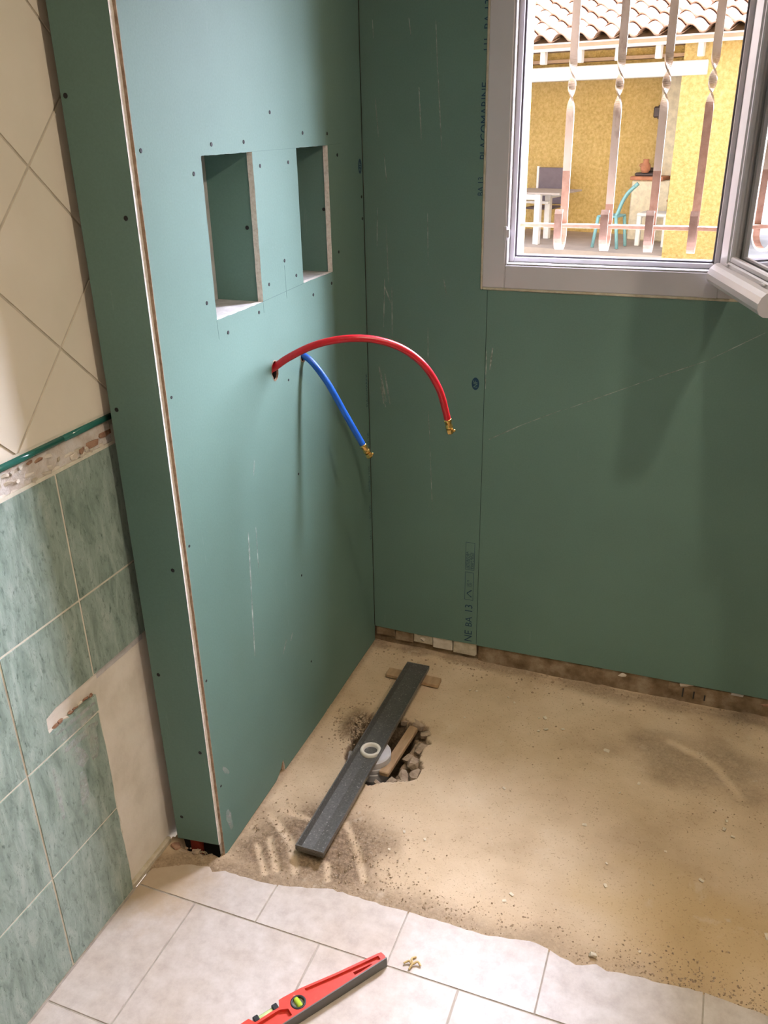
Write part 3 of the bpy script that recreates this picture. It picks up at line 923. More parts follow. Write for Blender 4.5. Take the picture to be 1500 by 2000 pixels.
for k in range(3):
    box('wall_crack', (0.955 + .03 * k, 0.0035, 0.01), (0.959 + .03 * k, 0.0065, 0.04 - .006 * k), 'black_plastic', wall_back)

SC = [(0.153, 1.619, 0.159, 1.505, .004), (0.195, 1.758, 0.200, 1.651, .0025), (0.201, 1.65, 0.212, 1.482, .003), (0.035, 1.768, 0.037, 1.728, .002), (0.038, 1.6, 0.045, 1.51, .002), (0.059, 1.471, 0.066, 1.40, .002), (0.055, 1.139, 0.072, 1.096, .004), (0.221, 1.166, 0.229, 1.127, .004), (0.033, 0.919, 0.054, 0.816, .006), (0.040, 0.90, 0.045, 0.81, .005), (0.051, 0.898, 0.065, 0.809, .005), (0.036, 0.86, 0.052, 0.80, .004), (0.178, 1.036, 0.179, 0.923, .0022), (0.180, 0.80, 0.185, 0.714, .002), (0.185, 0.70, 0.194, 0.49, .002), (0.128, 1.767, 0.133, 1.729, .003), (0.038, 1.341, 0.035, 1.245, .002), (0.178, 1.2, 0.176, 1.33, .002), (0.062, 1.30, 0.066, 1.15, .002), (0.055, 1.16, 0.05, 1.03, .003), (0.0755, 1.14, 0.0745, 0.98, .0025)]
for a, b_, c, d, w in SC:
    scuff(left_panel, (a, b_), (c, d), w, putB)
for a, b_, c, d, w in [(0.357, 0.736, 0.448, 0.788, .0032), (0.448, 0.788, 0.555, 0.842, .0022), (0.56, 0.842, 0.755, 0.936, .002), (0.755, 0.936, 0.894, 0.999, .0022), (0.894, 0.999, 1.015, 1.076, .002), (0.359, 0.993, 0.353, 0.934, .005), (0.3425, 0.99, 0.3425, 0.879, .0025)]:
    scuff(right_panel, (a, b_), (c, d), w, putB)

# factory print on the boards (runs up the board edges)
def text_on(parent, s, size, put_pt, ux, uy, nrm, name='printed_lettering', sx=1.0, align='LEFT'):
    """Lettering lying on a board: put_pt = start of the baseline, ux = reading direction, uy = up of the letters."""
    cu = bpy.data.curves.new('lettering', 'FONT')
    cu.body = s
    cu.size = size
    cu.align_x = align
    cu.resolution_u = 2
    tmp = bpy.data.objects.new('lettering', cu)
    COL.objects.link(tmp)
    dg = bpy.context.evaluated_depsgraph_get()
    me = tmp.evaluated_get(dg).to_mesh()
    V = [Vector(put_pt) + Vector(ux) * v.co.x * sx + Vector(uy) * v.co.y + Vector(nrm) * 0.0003 for v in me.vertices]
    F = [tuple(p.vertices) for p in me.polygons]
    tmp.evaluated_get(dg).to_mesh_clear()
    bpy.data.objects.remove(tmp)
    bpy.data.curves.remove(cu)
    return obj(name, [tuple(v) for v in V], F, 'ink', parent)
UP, LEFT, OUT_Y = (0, 0, 1), (-1, 0, 0), (0, -1, 0)
text_on(left_panel, 'NE', 0.034, (0.3245, 0.062, 0)[:1] + (0, 0.062), UP, LEFT, OUT_Y, sx=0.95)
text_on(left_panel, 'BA', 0.030, (0.3235, 0, 0.116), UP, LEFT, OUT_Y)
text_on(left_panel, '13', 0.034, (0.3240, 0, 0.165), UP, LEFT, OUT_Y, sx=0.95)
def frame_print(parent, x0, x1, z0, z1, w=0.0012):
    V, F = [], []
    for p0, p1 in (((x0, z0), (x1, z0 + w)), ((x0, z1 - w), (x1, z1)), ((x0, z0), (x0 + w, z1)), ((x1 - w, z0), (x1, z1))):
        i = len(V)
        V += [(p0[0], -.0003, p0[1]), (p1[0], -.0003, p0[1]), (p1[0], -.0003, p1[1]), (p0[0], -.0003, p1[1])]
        F.append((i, i + 1, i + 2, i + 3))
    obj('printed_box', V, F, 'ink', parent)
frame_print(left_panel, 0.2985, 0.3255, 0.2120, 0.3080)
V = [(0.3215, -.0003, 0.224), (0.3185, -.0003, 0.222), (0.3080, -.0003, 0.2350), (0.3040, -.0003, 0.2350), (0.3185, -.0003, 0.2480), (0.3215, -.0003, 0.2460)]
obj('printed_arrow', V, [(0, 1, 2, 3), (3, 2, 5, 4)], 'ink', left_panel)
for k, s in enumerate(('CE 15', '520')):
    text_on(left_panel, s, 0.0095, (0.3115 + .008 * k, 0, 0.258), UP, LEFT, OUT_Y)
frame_print(left_panel, 0.2985, 0.3265, 0.3160, 0.4080)
for k, s in enumerate(('HYDRO BA', 'EN 520 H2', 'plaque BA13', '1200 x 2500')):
    text_on(left_panel, s, 0.0080 if k else 0.0095, (0.3072 + .0058 * k, 0, 0.320), UP, LEFT, OUT_Y, sx=1.35 if k else 1.2)
# the round mark on the back board and its twin on the partition
def oval_mark(parent, put, c, ru, rv, word, uxy):
    n = 28
    V = [put(c[0] + ru * math.cos(2 * math.pi * k / n), c[1] + rv * math.sin(2 * math.pi * k / n), -.0003) for k in range(n)]
    obj('printed_oval', V, [tuple(range(n))], 'ink', parent)
    return None
oval_mark(left_panel, putB, (0.3145, 0.8915), 0.0105, 0.0175, 'NF', None)
txt = text_on(left_panel, 'NF', 0.0165, (0.3200, -0.0002, 0.8805), UP, LEFT, OUT_Y, name='oval_lettering')
txt.data.materials[0] = MT['board']
oval_mark(side_panel, putP, (-0.020, 1.442), 0.011, 0.018, 'NF', None)
txt = text_on(side_panel, 'NF', 0.0165, (0.0002, -0.0145, 1.431), UP, (0, -1, 0), (1, 0, 0), name='oval_lettering')
txt.data.materials[0] = MT['board']
# running line of print beside the window (partly behind the frame) and up the partition corner
text_on(left_panel, 'BA 13', 0.020, (0.3205, 0, 1.372), UP, LEFT, OUT_Y, sx=0.9)
text_on(left_panel, 'PLACOMARINE', 0.028, (0.3290, 0, 1.455), UP, LEFT, OUT_Y, sx=0.9)
text_on(left_panel, 'H1  BA 13', 0.026, (0.3300, 0, 1.690), UP, LEFT, OUT_Y, sx=0.95)
for s, z, size in (('PLACOMARINE', 0.800, .017), ('BA 13  NF', 0.66, .017), ('HYDRO 1200', 0.535, .017), ('EN 520', 0.445, .017), ('BA13', 0.375, .016)):
    text_on(side_panel, s, size, (0, -0.0085, z), UP, (0, -1, 0), (1, 0, 0), sx=0.85)

# ------------------------------------------------------------------ setting: window
window = bpy.data.objects.new('window_1', None)
COL.objects.link(window)
window.location = (0.64, 0.0, FZ0)
WLOC['window_1'] = Vector((0.64, 0.0, FZ0))
struct(window, 'white plastic window with its casement swung open to the right', 'window')
def frame_loop(name, x0, x1, z0, z1, w, y0, y1, mat, bev=0.002, sides='lrbt'):
    """Mitred-looking frame from four bars."""
    bm = bmesh.new()
    if 'l' in sides: bm_box(bm, (x0, y0, z0), (x0 + w, y1, z1), bev)
    if 'r' in sides: bm_box(bm, (x1 - w, y0, z0), (x1, y1, z1), bev)
    if 'b' in sides: bm_box(bm, (x0 + w, y0, z0), (x1 - w, y1, z0 + w), bev)
    if 't' in sides: bm_box(bm, (x0 + w, y0, z1 - w), (x1 - w, y1, z1), bev)
    return obj_bm(name, bm, mat, window)
FX1, FZ1 = 0.955, 2.245
frame_loop('outer_frame', FX0, FX1, FZ0, FZ1, 0.058, -0.004, 0.058, 'pvc')
frame_loop('frame_lip', FX0 + .058, FX1 - .058, FZ0 + .058, FZ1 - .058, 0.0045, -0.001, 0.056, 'pvc', .0015)
frame_loop('frame_rebate', FX0 + .0625, FX1 - .0625, FZ0 + .0625, FZ1 - .0625, 0.0125, 0.022, 0.058, 'pvc', .0015)
frame_loop('gasket', FX0 + .075, FX1 - .075, FZ0 + .075, FZ1 - .075, 0.0045, 0.030, 0.057, 'pvc_gasket', .001)
# filler bead round the frame
frame_loop('filler_bead', FX0 - .0055, FX1 + .0055, FZ0 - .0065, FZ1 + .006, 0.0065, -0.0035, 0.010, 'mastic', .002)
for k in range(14):
    rock('filler_lump', (FX0 + 0.02 + k * 0.045, -0.002, FZ0 - 0.004), (random.uniform(.006, .016), .002, .0022), 'mastic', window, 700 + k)
# strike plate on the left jamb
bm = bmesh.new()
bm_box(bm, (FX0 + .052, -.0062, 1.268), (FX0 + .060, -.003, 1.302), .001)
bm_box(bm, (FX0 + .058, -.0045, 1.275), (FX0 + .066, .004, 1.295), .001)
obj_bm('strike_plate', bm, 'pvc', window)
# casement, hinged on the right jamb and opened well past square
HX, HYY = 0.893, -0.012
cw = Vector((0.286, -0.958, 0)); cn = Vector((-0.958, -0.286, 0))     # along the sash, outside face
def cp(s, d, z):
    """s along the sash from the hinge, d out of its outside face, z up."""
    p = Vector((HX, HYY, 0)) + cw * s + cn * d
    return (p.x, p.y, z)
SW, SZ0, SZ1 = 0.505, 1.185, 2.205
bm = bmesh.new()
for a, b_ in (((0, -.045, SZ0), (.052, 0, SZ1)), ((SW - .052, -.045, SZ0), (SW, 0, SZ1)), ((.052, -.045, SZ0), (SW - .052, 0, SZ0 + .058)), ((.052, -.045, SZ1 - .058), (SW - .052, 0, SZ1))):
    bm_box(bm, a, b_, .003, xf=cp)
sash = obj_bm('casement', bm, 'pvc', window)
bm = bmesh.new()
w2, zb = .052, SZ0 + .058
for a, b_ in (((w2, -.016, zb), (w2 + .012, -.003, SZ1 - .058)), ((SW - w2 - .012, -.016, zb), (SW - w2, -.003, SZ1 - .058)), ((w2 + .012, -.016, zb), (SW - w2 - .012, -.003, zb + .013)), ((w2 + .012, -.016, SZ1 - .071), (SW - w2 - .012, -.003, SZ1 - .058))):
    bm_box(bm, a, b_, .003, xf=cp)
obj_bm('glazing_bead', bm, 'pvc', sash)
box('pane', (w2 + .004, -.028, zb + .004), (SW - w2 - .004, -.022, SZ1 - .062), 'glass', sash, xf=cp)
# weather bar along the foot of the outside face
prof = [(0.0, 0.030), (0.006, 0.031), (0.014, 0.028), (0.022, 0.020), (0.027, 0.008), (0.027, -0.004), (0.022, -0.013), (0.014, -0.018), (0.0, -0.019)]
V, F = [], []
for s in (0.004, 0.372):
    for d, z in prof:
        V.append(cp(s, d, SZ0 + .018 + z))
m = len(prof)
for i in range(m):
    F.append((i, (i + 1) % m, m + (i + 1) % m, m + i))
F.append(tuple(range(m))); F.append(tuple(range(m, 2 * m))[::-1])
wb = obj('weather_bar', V, F, 'pvc', sash, False)
for k, s in enumerate((0.05, 0.3)):
    box('drain_cap', (s, .0, SZ0 + .05), (s + .02, .004, SZ0 + .055), 'pvc', sash, .001, xf=cp)
for z in (1.25, 2.12):
    V, F = tube_geo([Vector((HX + .012, HYY - .004, z - .03)), Vector((HX + .012, HYY - .004, z + .03))], .007, 10)
    obj('hinge', V, F, 'pvc', window, True)

# ------------------------------------------------------------------ window grille
grille = thing('window_grille', 'wrought iron window grille with twisted bars and curled feet', 'window grille', (0.65, 0.2, 1.19))
GY = 0.2
def flat_bar(name, path, frames, w, t, mats, zcut, parent):
    V, F, MI = [], [], []
    for p, (a, b_) in zip(path, frames):
        for i, j in ((-1, -1), (1, -1), (1, 1), (-1, 1)):
            V.append(tuple(p + a * (i * w / 2) + b_ * (j * t / 2)))
    for k in range(len(path) - 1):
        for i in range(4):
            F.append((4 * k + i, 4 * k + (i + 1) % 4, 4 * k + 4 + (i + 1) % 4, 4 * k + 4 + i))
            MI.append(1 if zcut > (path[k].z + path[k + 1].z) / 2 else 0)
    F.append((3, 2, 1, 0)); MI.append(0)
    n = 4 * (len(path) - 1)
    F.append((n, n + 1, n + 2, n + 3)); MI.append(0)
    return obj(name, V, F, mats, parent, midx=MI)
for bx, zc, lean in ((0.489, 1.395, .004), (0.605, 1.365, .004), (0.715, 1.40, .003), (0.8195, 1.575, 0.0)):
    path, frames = [], []
    zs = [2.19, 1.95, 1.72] + list(np.linspace(1.692, 1.548, 40)) + [1.52, 1.42, 1.34, 1.30]
    for z in zs:
        ang = 2 * math.pi * sstep(0, 1, np.array((1.692 - z) / 0.144)) if 1.548 < z < 1.692 else (0 if z >= 1.692 else 2 * math.pi)
        ang = float(ang)
        path.append(Vector((bx + lean * (1.5 - z), GY, z)))
        frames.append((Vector((math.cos(ang), math.sin(ang), 0)), Vector((-math.sin(ang), math.cos(ang), 0))))
    # curled foot: round the bottom and up towards the room
    R = 0.041
    for k in range(1, 13):
        w = math.pi * k / 12
        path.append(Vector((bx + lean * .2, GY - R + R * math.cos(w), 1.272 - R * math.sin(w))))
        frames.append((Vector((1, 0, 0)), Vector((0, math.cos(w), -math.sin(w)))))
    for z in (1.30, 1.322):
        path.append(Vector((bx + lean * .2, GY - 2 * R - .001, z))); frames.append((Vector((1, 0, 0)), Vector((0, -1, 0))))
    path.append(Vector((bx + lean * .2, GY - 2 * R + .006, 1.331))); frames.append((Vector((1, 0, 0)), Vector((0, -.5, .86))))
    path.append(Vector((bx + lean * .2, GY - 2 * R + .013, 1.328))); frames.append((Vector((1, 0, 0)), Vector((0, .5, .86))))
    flat_bar('bar', path, frames, 0.0195, 0.005, ['bar_paint', 'bar_rust'], zc, grille)
box('cross_rail', (WX0 - .004, GY - .016, 1.2805), (WX1 + .004, GY - .003, 1.290), 'bar_rust', grille, .001)
box('cross_rail', (WX0 - .004, GY - .016, 1.98), (WX1 + .004, GY - .003, 1.9915), 'bar_paint', grille, .001)
lathe('round_bar', [(0, -.285), (.004, -.285), (.004, .285), (0, .285)], 'bar_rust', (0.65, GY + .006, 1.286), grille, 8, (1, 0, 0))

# ------------------------------------------------------------------ outside: ground, house, terrace furniture
HO = Vector((0.0955, 10.652, -0.246))
E1 = Vector((0.96979, -0.24395, 0)); E2 = Vector((0.24395, 0.96979, 0))
def hp(a, b_, z):
    p = HO + E1 * a + E2 * b_
    return (p.x, p.y, HO.z + z)
ground = struct(box('ground', (-14, 0.302, -0.45), (16, 26, -0.36), 'yard'), 'dark gravel ground between the two houses', 'ground')
house = thing('neighbouring_house', 'yellow roughcast house with a tiled porch roof across the yard', 'house', tuple(hp(0, 0, -.1)))
bx_ = lambda n, p0, p1, m, par=house, bev=0.0: box(n, p0, p1, m, par, bev, xf=hp)
bx_('terrace_floor', (-7, 0.0, -0.12), (0.0, 2.4, -0.002), 'terrace')
bx_('porch_wall', (-7, 2.1, -0.1), (0.05, 2.4, 2.45), 'crepi')
bx_('porch_side_wall', (-7.2, 0.0, -0.1), (-7, 2.4, 2.45), 'crepi')
bx_('front_wall', (0.0, 0.0, -0.12), (3.4, 0.35, 2.62), 'crepi')
bx_('inner_side_wall', (0.0, 0.35, -0.12), (0.25, 2.4, 2.45), 'stone')
bx_('porch_beam', (-7, -0.04, 2.235), (0.32, 0.26, 2.405), 'white_paint', bev=.01)
bx_('porch_ceiling', (-7, 0.1, 2.46), (0.1, 2.4, 2.5), 'soffit')
bx_('upper_wall', (-7, 0.30, 2.40), (3.4, 0.5, 2.75), 'crepi')
for k in range(10):
    a = 0.285 - 0.528 * k
    bx_('rafter_tail', (a - .035, -0.30, 2.43), (a + .035, -0.20, 2.60), 'white_paint', bev=.008)
bx_('eave_soffit', (-7, -0.34, 2.60), (3.4, 0.40, 2.615), 'soffit')
bx_('fascia_board', (-7, -0.39, 2.575), (3.4, -0.355, 2.675), 'white_paint', bev=.004)
# roof of interlocking half-round tiles laid in rows
TPW, TL, TH = 0.285, 0.345, math.radians(18.5)
def roof_tile_mesh():
    n = 14
    prof = []
    for k in range(n + 1):
        t = k / n
        u = t * (TPW + 0.02)
        if t < 0.68:
            h = 0.082 * math.sin(math.pi * t / 0.68) ** 0.8 if 0 < t < 0.68 else 0
        else:
            h = -0.016 * math.sin(math.pi * (t - 0.68) / 0.32)
        prof.append((u, h))
    V, F = [], []
    for v, lift in ((0.0, 0.026), (TL + 0.06, 0.0)):
        for th in (0.0, -0.014):
            for u, h in prof:
                V.append((u, v, h + lift + th))
    m = n + 1
    for k in range(n):
        F.append((k, k + 1, 2 * m + k + 1, 2 * m + k))
        F.append((m + k + 1, m + k, 3 * m + k, 3 * m + k + 1))
        F.append((k + 1, k, m + k, m + k + 1))
        F.append((2 * m + k, 2 * m + k + 1, 3 * m + k + 1, 3 * m + k))
    F.append((0, 2 * m, 3 * m, m)); F.append((n, m + n, 3 * m + n, 2 * m + n))
    me = bpy.data.meshes.new('roof_tile')
    me.from_pydata(V, [], F)
    me.materials.append(MT['roof'])
    me.polygons.foreach_set('use_smooth', [True] * len(F))
    me.update()
    return me
RT = roof_tile_mesh()
q_house = Matrix((E1, E2, Vector((0, 0, 1)))).transposed()
rot_tile = (q_house @ Matrix.Rotation(TH, 3, 'X')).to_euler()
for r in range(11):
    for c in range(-13, 7):
        a = c * TPW + 0.08 + (0.004 * ((r * 7 + c * 3) % 5) - .008)
        b_ = -0.43 + r * TL * math.cos(TH)
        z = 2.675 + r * TL * math.sin(TH)
        o = bpy.data.objects.new('roof_tile', RT)
        COL.objects.link(o)
        o.parent = house
        o.location = Vector(hp(a, b_, z)) - WLOC['neighbouring_house']
        o.rotation_euler = rot_tile
        WLOC[o.name] = Vector(hp(a, b_, z))
rr = 11 * TL
Vd = []
for a in (-7, 3.4):
    for s in (0.0, rr):
        for t in (-.02, -.06):
            Vd.append(hp(a, -0.40 + s * math.cos(TH), 2.67 + s * math.sin(TH) + t))
obj('roof_deck', Vd, [(0, 1, 3, 2), (4, 6, 7, 5), (0, 4, 5, 1), (2, 3, 7, 6), (0, 2, 6, 4), (1, 5, 7, 3)], 'soffit', house)

# table at the left end of the terrace
table = thing('garden_table', 'white-legged garden table with a taupe top on the terrace', 'table', tuple(hp(-2.6, .7, 0)))
bx_('tabletop', (-3.6, 0.27, 0.725), (-1.70, 1.10, 0.75), 'table_top', table, .006)
bx_('apron', (-3.5, 0.29, 0.645), (-2.02, 0.33, 0.725), 'white_metal', table, .004)
bx_('apron', (-3.5, 1.02, 0.645), (-2.02, 1.06, 0.725), 'white_metal', table, .004)
for a, b_ in ((-2.06, .31), (-2.22, 1.02), (-3.45, .31), (-3.45, 1.02)):
    bx_('leg', (a - .045, b_ - .045, 0), (a + .045, b_ + .045, .725), 'white_metal', table, .006)
bx_('stretcher', (-3.45, .64, 0.56), (-2.05, .69, .60), 'white_metal', table, .004)
chair = thing('garden_chair', 'white-framed grey sling chair behind the terrace table', 'chair', tuple(hp(-2.5, 1.6, 0)))
bx_('backrest', (-2.70, 1.62, 0.47), (-2.27, 1.66, 1.03), 'mesh_cloth', chair, .01)
for a in (-2.72, -2.25):
    bx_('side_rail', (a - .02, 1.62, 0.0), (a + .02, 1.67, 1.05), 'white_metal', chair, .006)
    bx_('leg', (a - .018, 1.14, 0.0), (a + .018, 1.18, 0.44), 'white_metal', chair, .006)
    bx_('armrest', (a - .02, 1.16, 0.60), (a + .02, 1.64, 0.63), 'white_metal', chair, .006)
bx_('seat', (-2.70, 1.16, 0.42), (-2.27, 1.64, 0.45), 'mesh_cloth', chair, .01)
# blue folding chair
bc = thing('garden_chair', 'pale blue metal chair with a bowed back beside the barbecue', 'chair', tuple(hp(-.95, .55, 0)))
def htube(name, pts, r, m, par, sub=6):
    return tube(name, [hp(*p) for p in pts], r, m, par, 8, sub)
bx_('seat', (-1.13, .34, .43), (-.82, .72, .46), 'blue_metal', bc, .012)
htube('back_rail', [(-.95, .70, .45), (-.90, .72, .62), (-.82, .74, .76), (-.70, .76, .88)], .028, 'blue_metal', bc)
htube('back_rail', [(-.86, .40, .45), (-.80, .42, .62), (-.74, .44, .76), (-.64, .46, .86)], .02, 'blue_metal', bc)
htube('back_slat', [(-.80, .44, .62), (-.86, .70, .66)], .014, 'blue_metal', bc, 1)
htube('back_slat', [(-.74, .46, .76), (-.80, .72, .78)], .014, 'blue_metal', bc, 1)
for a, b_, da in ((-1.11, .36, -.06), (-.84, .36, .05), (-1.11, .70, -.06), (-.84, .70, .05)):
    htube('leg', [(a, b_, .44), (a + da, b_, 0.005)], .024, 'blue_metal', bc, 1)
# white chair
wc = thing('garden_chair', 'low white garden chair in front of the yellow pillar', 'chair', tuple(hp(-.5, .95, 0)))
bx_('seat', (-.70, .80, .42), (-.22, 1.22, .47), 'white_metal', wc, .015)
for a, b_ in ((-.66, .84), (-.56, 1.16), (-.26, .84), (-.26, 1.18)):
    bx_('leg', (a - .035, b_ - .03, 0), (a + .035, b_ + .03, .43), 'white_metal', wc, .01)
bx_('backrest', (-.25, .80, .47), (-.20, 1.22, .82), 'white_metal', wc, .012)
# built barbecue with chimney
bq = thing('barbecue', 'cream stone garden barbecue with terracotta slab and chimney', 'barbecue', tuple(hp(-.8, 1.7, 0)))
bx_('base', (-1.04, 1.42, 0.0), (-.44, 1.98, .88), 'stone', bq, .02)
bx_('slab', (-1.06, 1.38, .88), (-.55, 2.0, .935), 'barbecue_brick', bq, .01)
bx_('chimney', (-.80, 1.66, .93), (-.36, 2.05, 2.30), 'stone', bq, .015)
bx_('grill_tray', (-1.02, 1.44, .935), (-.72, 1.64, .985), 'dark_metal', bq, .02)
bx_('hood', (-.98, 1.56, .985), (-.70, 1.70, 1.05), 'dark_metal', bq, .03)
jug = thing('jug', 'red-brown clay jug standing on the barbecue slab', 'jug', tuple(hp(-.86, 1.51, .985)))
lathe('body', [(0, 0), (.05, 0), (.075, .05), (.07, .11), (.04, .15), (.045, .19), (.04, .19), (.035, .15)], 'barbecue_brick', hp(-.86, 1.46, .987), jug, 16)
lathe('handle', [(.022 + .007 * math.cos(2 * math.pi * k / 8), .007 * math.sin(2 * math.pi * k / 8)) for k in range(8)], 'barbecue_brick', hp(-.93, 1.46, 1.09), jug, 12, (0, 1, 0), closed=True)
wl = thing('wall_lamp', 'small brown lantern on the porch wall above the barbecue', 'lamp', tuple(hp(-.92, 2.08, 1.8)))
bx_('backplate', (-.97, 2.075, 1.72), (-.87, 2.098, 1.92), 'dark_metal', wl, .006)
bx_('lantern', (-1.0, 1.95, 1.74), (-.84, 2.07, 1.90), 'dark_metal', wl, .02)
cb = thing('wooden_box', 'brown wooden box standing behind the white chair', 'box', tuple(hp(-.25, 1.4, 0)))
bx_('carcass', (-.40, 1.27, 0.0), (-.06, 1.6, .60), 'brown_wood', cb, .01)
bx_('lid', (-.42, 1.25, .60), (-.04, 1.62, .63), 'brown_wood', cb, .006)

# ------------------------------------------------------------------ hoses
def hose(name, label, mat, pts, r):
    t = thing(name, label, 'hose', pts[0])
    path = smooth_path(pts, 8)
    V, F = tube_geo(path, r, 16)
    obj('tube', V, F, mat, t, True)
    end = path[-1]; d = (path[-1] - path[-3]).normalized()
    f = lathe('crimp_sleeve', [(0, -.004), (r * 1.05, -.004), (r * 1.12, -.002), (r * 1.12, .003), (r * .98, .005), (r * .98, .013), (r * 1.12, .015), (r * 1.12, .019), (r * .8, .021), (r * .8, .024), (0, .024)], 'brass', end, t, 18, d)
    lathe('cap_nut', [(0, .023), (r * 1.05, .023), (r * 1.1, .025), (r * 1.1, .033), (r * .8, .036), (0, .036)], 'brass', end, t, 6, d, False)
    side = d.cross(Vector((0, 1, 0))).normalized()
    lathe('bleed_stub', [(0, r * .6), (r * .38, r * .6), (r * .42, r * 1.5), (r * .3, r * 1.7), (0, r * 1.7)], 'brass', end + d * .028, t, 10, -side if side.x < 0 else side)
    return t
hose('water_hose', 'long red water hose arching out of the partition', 'hose_red', [(-0.09, -0.549, 1.018), (-0.03, -0.548, 1.038), (0.0, -0.547, 1.054), (0.029, -0.545, 1.074), (0.076, -0.535, 1.099), (0.119, -0.520, 1.113), (0.171, -0.500, 1.119), (0.219, -0.470, 1.111), (0.267, -0.440, 1.087), (0.305, -0.410, 1.045), (0.330, -0.380, 0.985), (0.340, -0.357, 0.923), (0.343, -0.351, 0.902)], 0.0080)
hose('water_hose', 'short blue water hose drooping from the partition', 'hose_blue', [(-0.09, -0.405, 1.060), (-0.03, -0.405, 1.055), (0.0, -0.403, 1.045), (0.023, -0.400, 1.027), (0.054, -0.390, 0.979), (0.084, -0.375, 0.911), (0.111, -0.362, 0.850), (0.127, -0.354, 0.815)], 0.0078)

# ------------------------------------------------------------------ shower channel
DX0, DX1, DY0, DY1, DZ = 0.1575, 0.2285, -0.905, -0.128, 0.035
drain = thing('shower_drain', 'long dark steel shower channel lying across the dug hole', 'shower drain', (0.193, -0.52, 0.0))
def channel():
    bm = bmesh.new()
    # tray section: outer lip, inner wall, sloped floor
    cs = [(0, -.012), (0, 0), (.003, 0), (.0045, -.004), (.0085, -.0145), (.0355, -.0165)]
    cs = cs + [(DX1 - DX0 - u, z) for u, z in cs[-2::-1]]
    rows = [(DY0, 0, True), (DY0 + .003, 0, True), (DY0 + .0085, 1, False), (DY1 - .0085, 1, False), (DY1 - .003, 0, True), (DY1, 0, True)]
    R = []
    for y, full, endz in rows:
        R.append([bm.verts.new((DX0 + u, y, DZ + (z if not endz or i in (0, len(cs) - 1) else 0))) for i, (u, z) in enumerate(cs)])
    for a, b_ in zip(R[:-1], R[1:]):
        for i in range(len(cs) - 1):
            bm.faces.new((a[i], a[i + 1], b_[i + 1], b_[i]))
    # underside
    lo = [bm.verts.new((x, y, DZ - .022)) for x, y in ((DX0 + .004, DY0 + .004), (DX1 - .004, DY0 + .004), (DX1 - .004, DY1 - .004), (DX0 + .004, DY1 - .004))]
    bm.faces.new(lo[::-1])
    bm.faces.new((R[0][0], lo[0], lo[3]) + tuple(r[0] for r in R[:0:-1]))
    bm.faces.new((R[0][-1],) + tuple(r[-1] for r in R[1:]) + (lo[2], lo[1]))
    bm.faces.new(tuple(R[0]) + (lo[1], lo[0]))
    bm.faces.new(tuple(R[-1][::-1]) + (lo[3], lo[2]))
    return obj_bm('channel', bm, 'drain', drain)
channel()
TCX, TCY = 0.1955, -0.530
lathe('outlet_ring', [(.0175, .000), (.0195, .006), (.0230, .0085), (.0270, .006), (.0290, .001), (.0290, -.004), (.0175, -.004)], 'pvc_ring', (TCX, TCY, DZ - .0145), drain, 40, closed=True)
lathe('outlet_seat', [(0, -.0035), (.0178, -.0035), (.0178, .000), (.0172, .000), (.0172, -.002)], 'pvc_grey', (TCX, TCY, DZ - .0145), drain, 32)
tx, ty = 0.197, -0.522
lathe('trap', [(0, .014), (.046, .014), (.050, .010), (.050, -.004), (.0475, -.006), (.0475, -.010), (.050, -.012), (.050, -.020), (.0475, -.022), (.0475, -.027), (.050, -.029), (.049, -.050), (.040, -.075), (0, -.08)], 'pvc_grey', (tx, ty, 0.0), drain, 64, smooth=False)
lathe('outlet_pipe', [(0, 0), (.02, 0), (.02, .09), (0, .09)], 'pvc_grey', (tx, ty, -.045), drain, 20, (-1, .2, 0))

# wood offcuts
w1 = tag(box('wood_wedge', (-.086, -.019, 0), (.086, .019, .013), 'wood', None, .002, xf=lambda x, y, z: (0.187 + x * .985 - y * .02, -0.158 - x * .02 + y, -0.004 + z * (1 + x * .8))), 'thin pine wedge under the far end of the drain', 'wood offcut')
a = Vector((0.252, -0.350)); b2 = Vector((0.252, -0.565))
w2_ = tag(box('wood_offcut', (0, -.0135, 0), (.215, .0135, .015), 'wood', None, .0025, xf=lambda x, y, z: (0.250 + y * 1.0 - (x - .1) * .05, -0.350 - x, -0.032 + z + x * .035)), 'flat pine batten lying in the hole beside the trap', 'wood offcut')

# rubble in the hole
RB = [(0.296, -0.372, -0.020, .028, .020, .016), (0.262, -0.345, -0.016, .030, .011, .014), (0.306, -0.428, -0.030, .024, .036, .018), (0.280, -0.462, -0.040, .016, .020, .016), (0.305, -0.490, -0.028, .022, .022, .018), (0.324, -0.540, -0.024, .017, .026, .018), (0.296, -0.545, -0.034, .017, .032, .018), (0.272, -0.578, -0.028, .013, .022, .016), (0.305, -0.578, -0.022, .020, .011, .012), (0.250, -0.606, -0.020, .030, .010, .012), (0.228, -0.340, -0.020, .018, .010, .012)]
LB = ['largest flat broken concrete lump at the upper right of the hole', 'broken concrete lump at the far lip of the hole', 'concrete lump midway along the right side of the hole', 'small concrete lump beside the middle of the pine batten', 'concrete lump under the notch on the right of the hole', 'concrete lump against the lower right lip of the hole', 'concrete lump between batten and lower right lip', 'narrow concrete lump beside the near end of the batten', 'small concrete lump in the lower right corner of the hole', 'low concrete lump at the near lip of the hole', 'small concrete lump tucked by the far side of the drain']
for k, ((x, y, z, a, b_, c), lb) in enumerate(zip(RB, LB)):
    o = rock('concrete_lump', (x, y, z), (a, b_, c), 'rubble', None, 800 + k, sub=2)
    tag(o, lb, 'rubble', 'broken concrete in the hole')
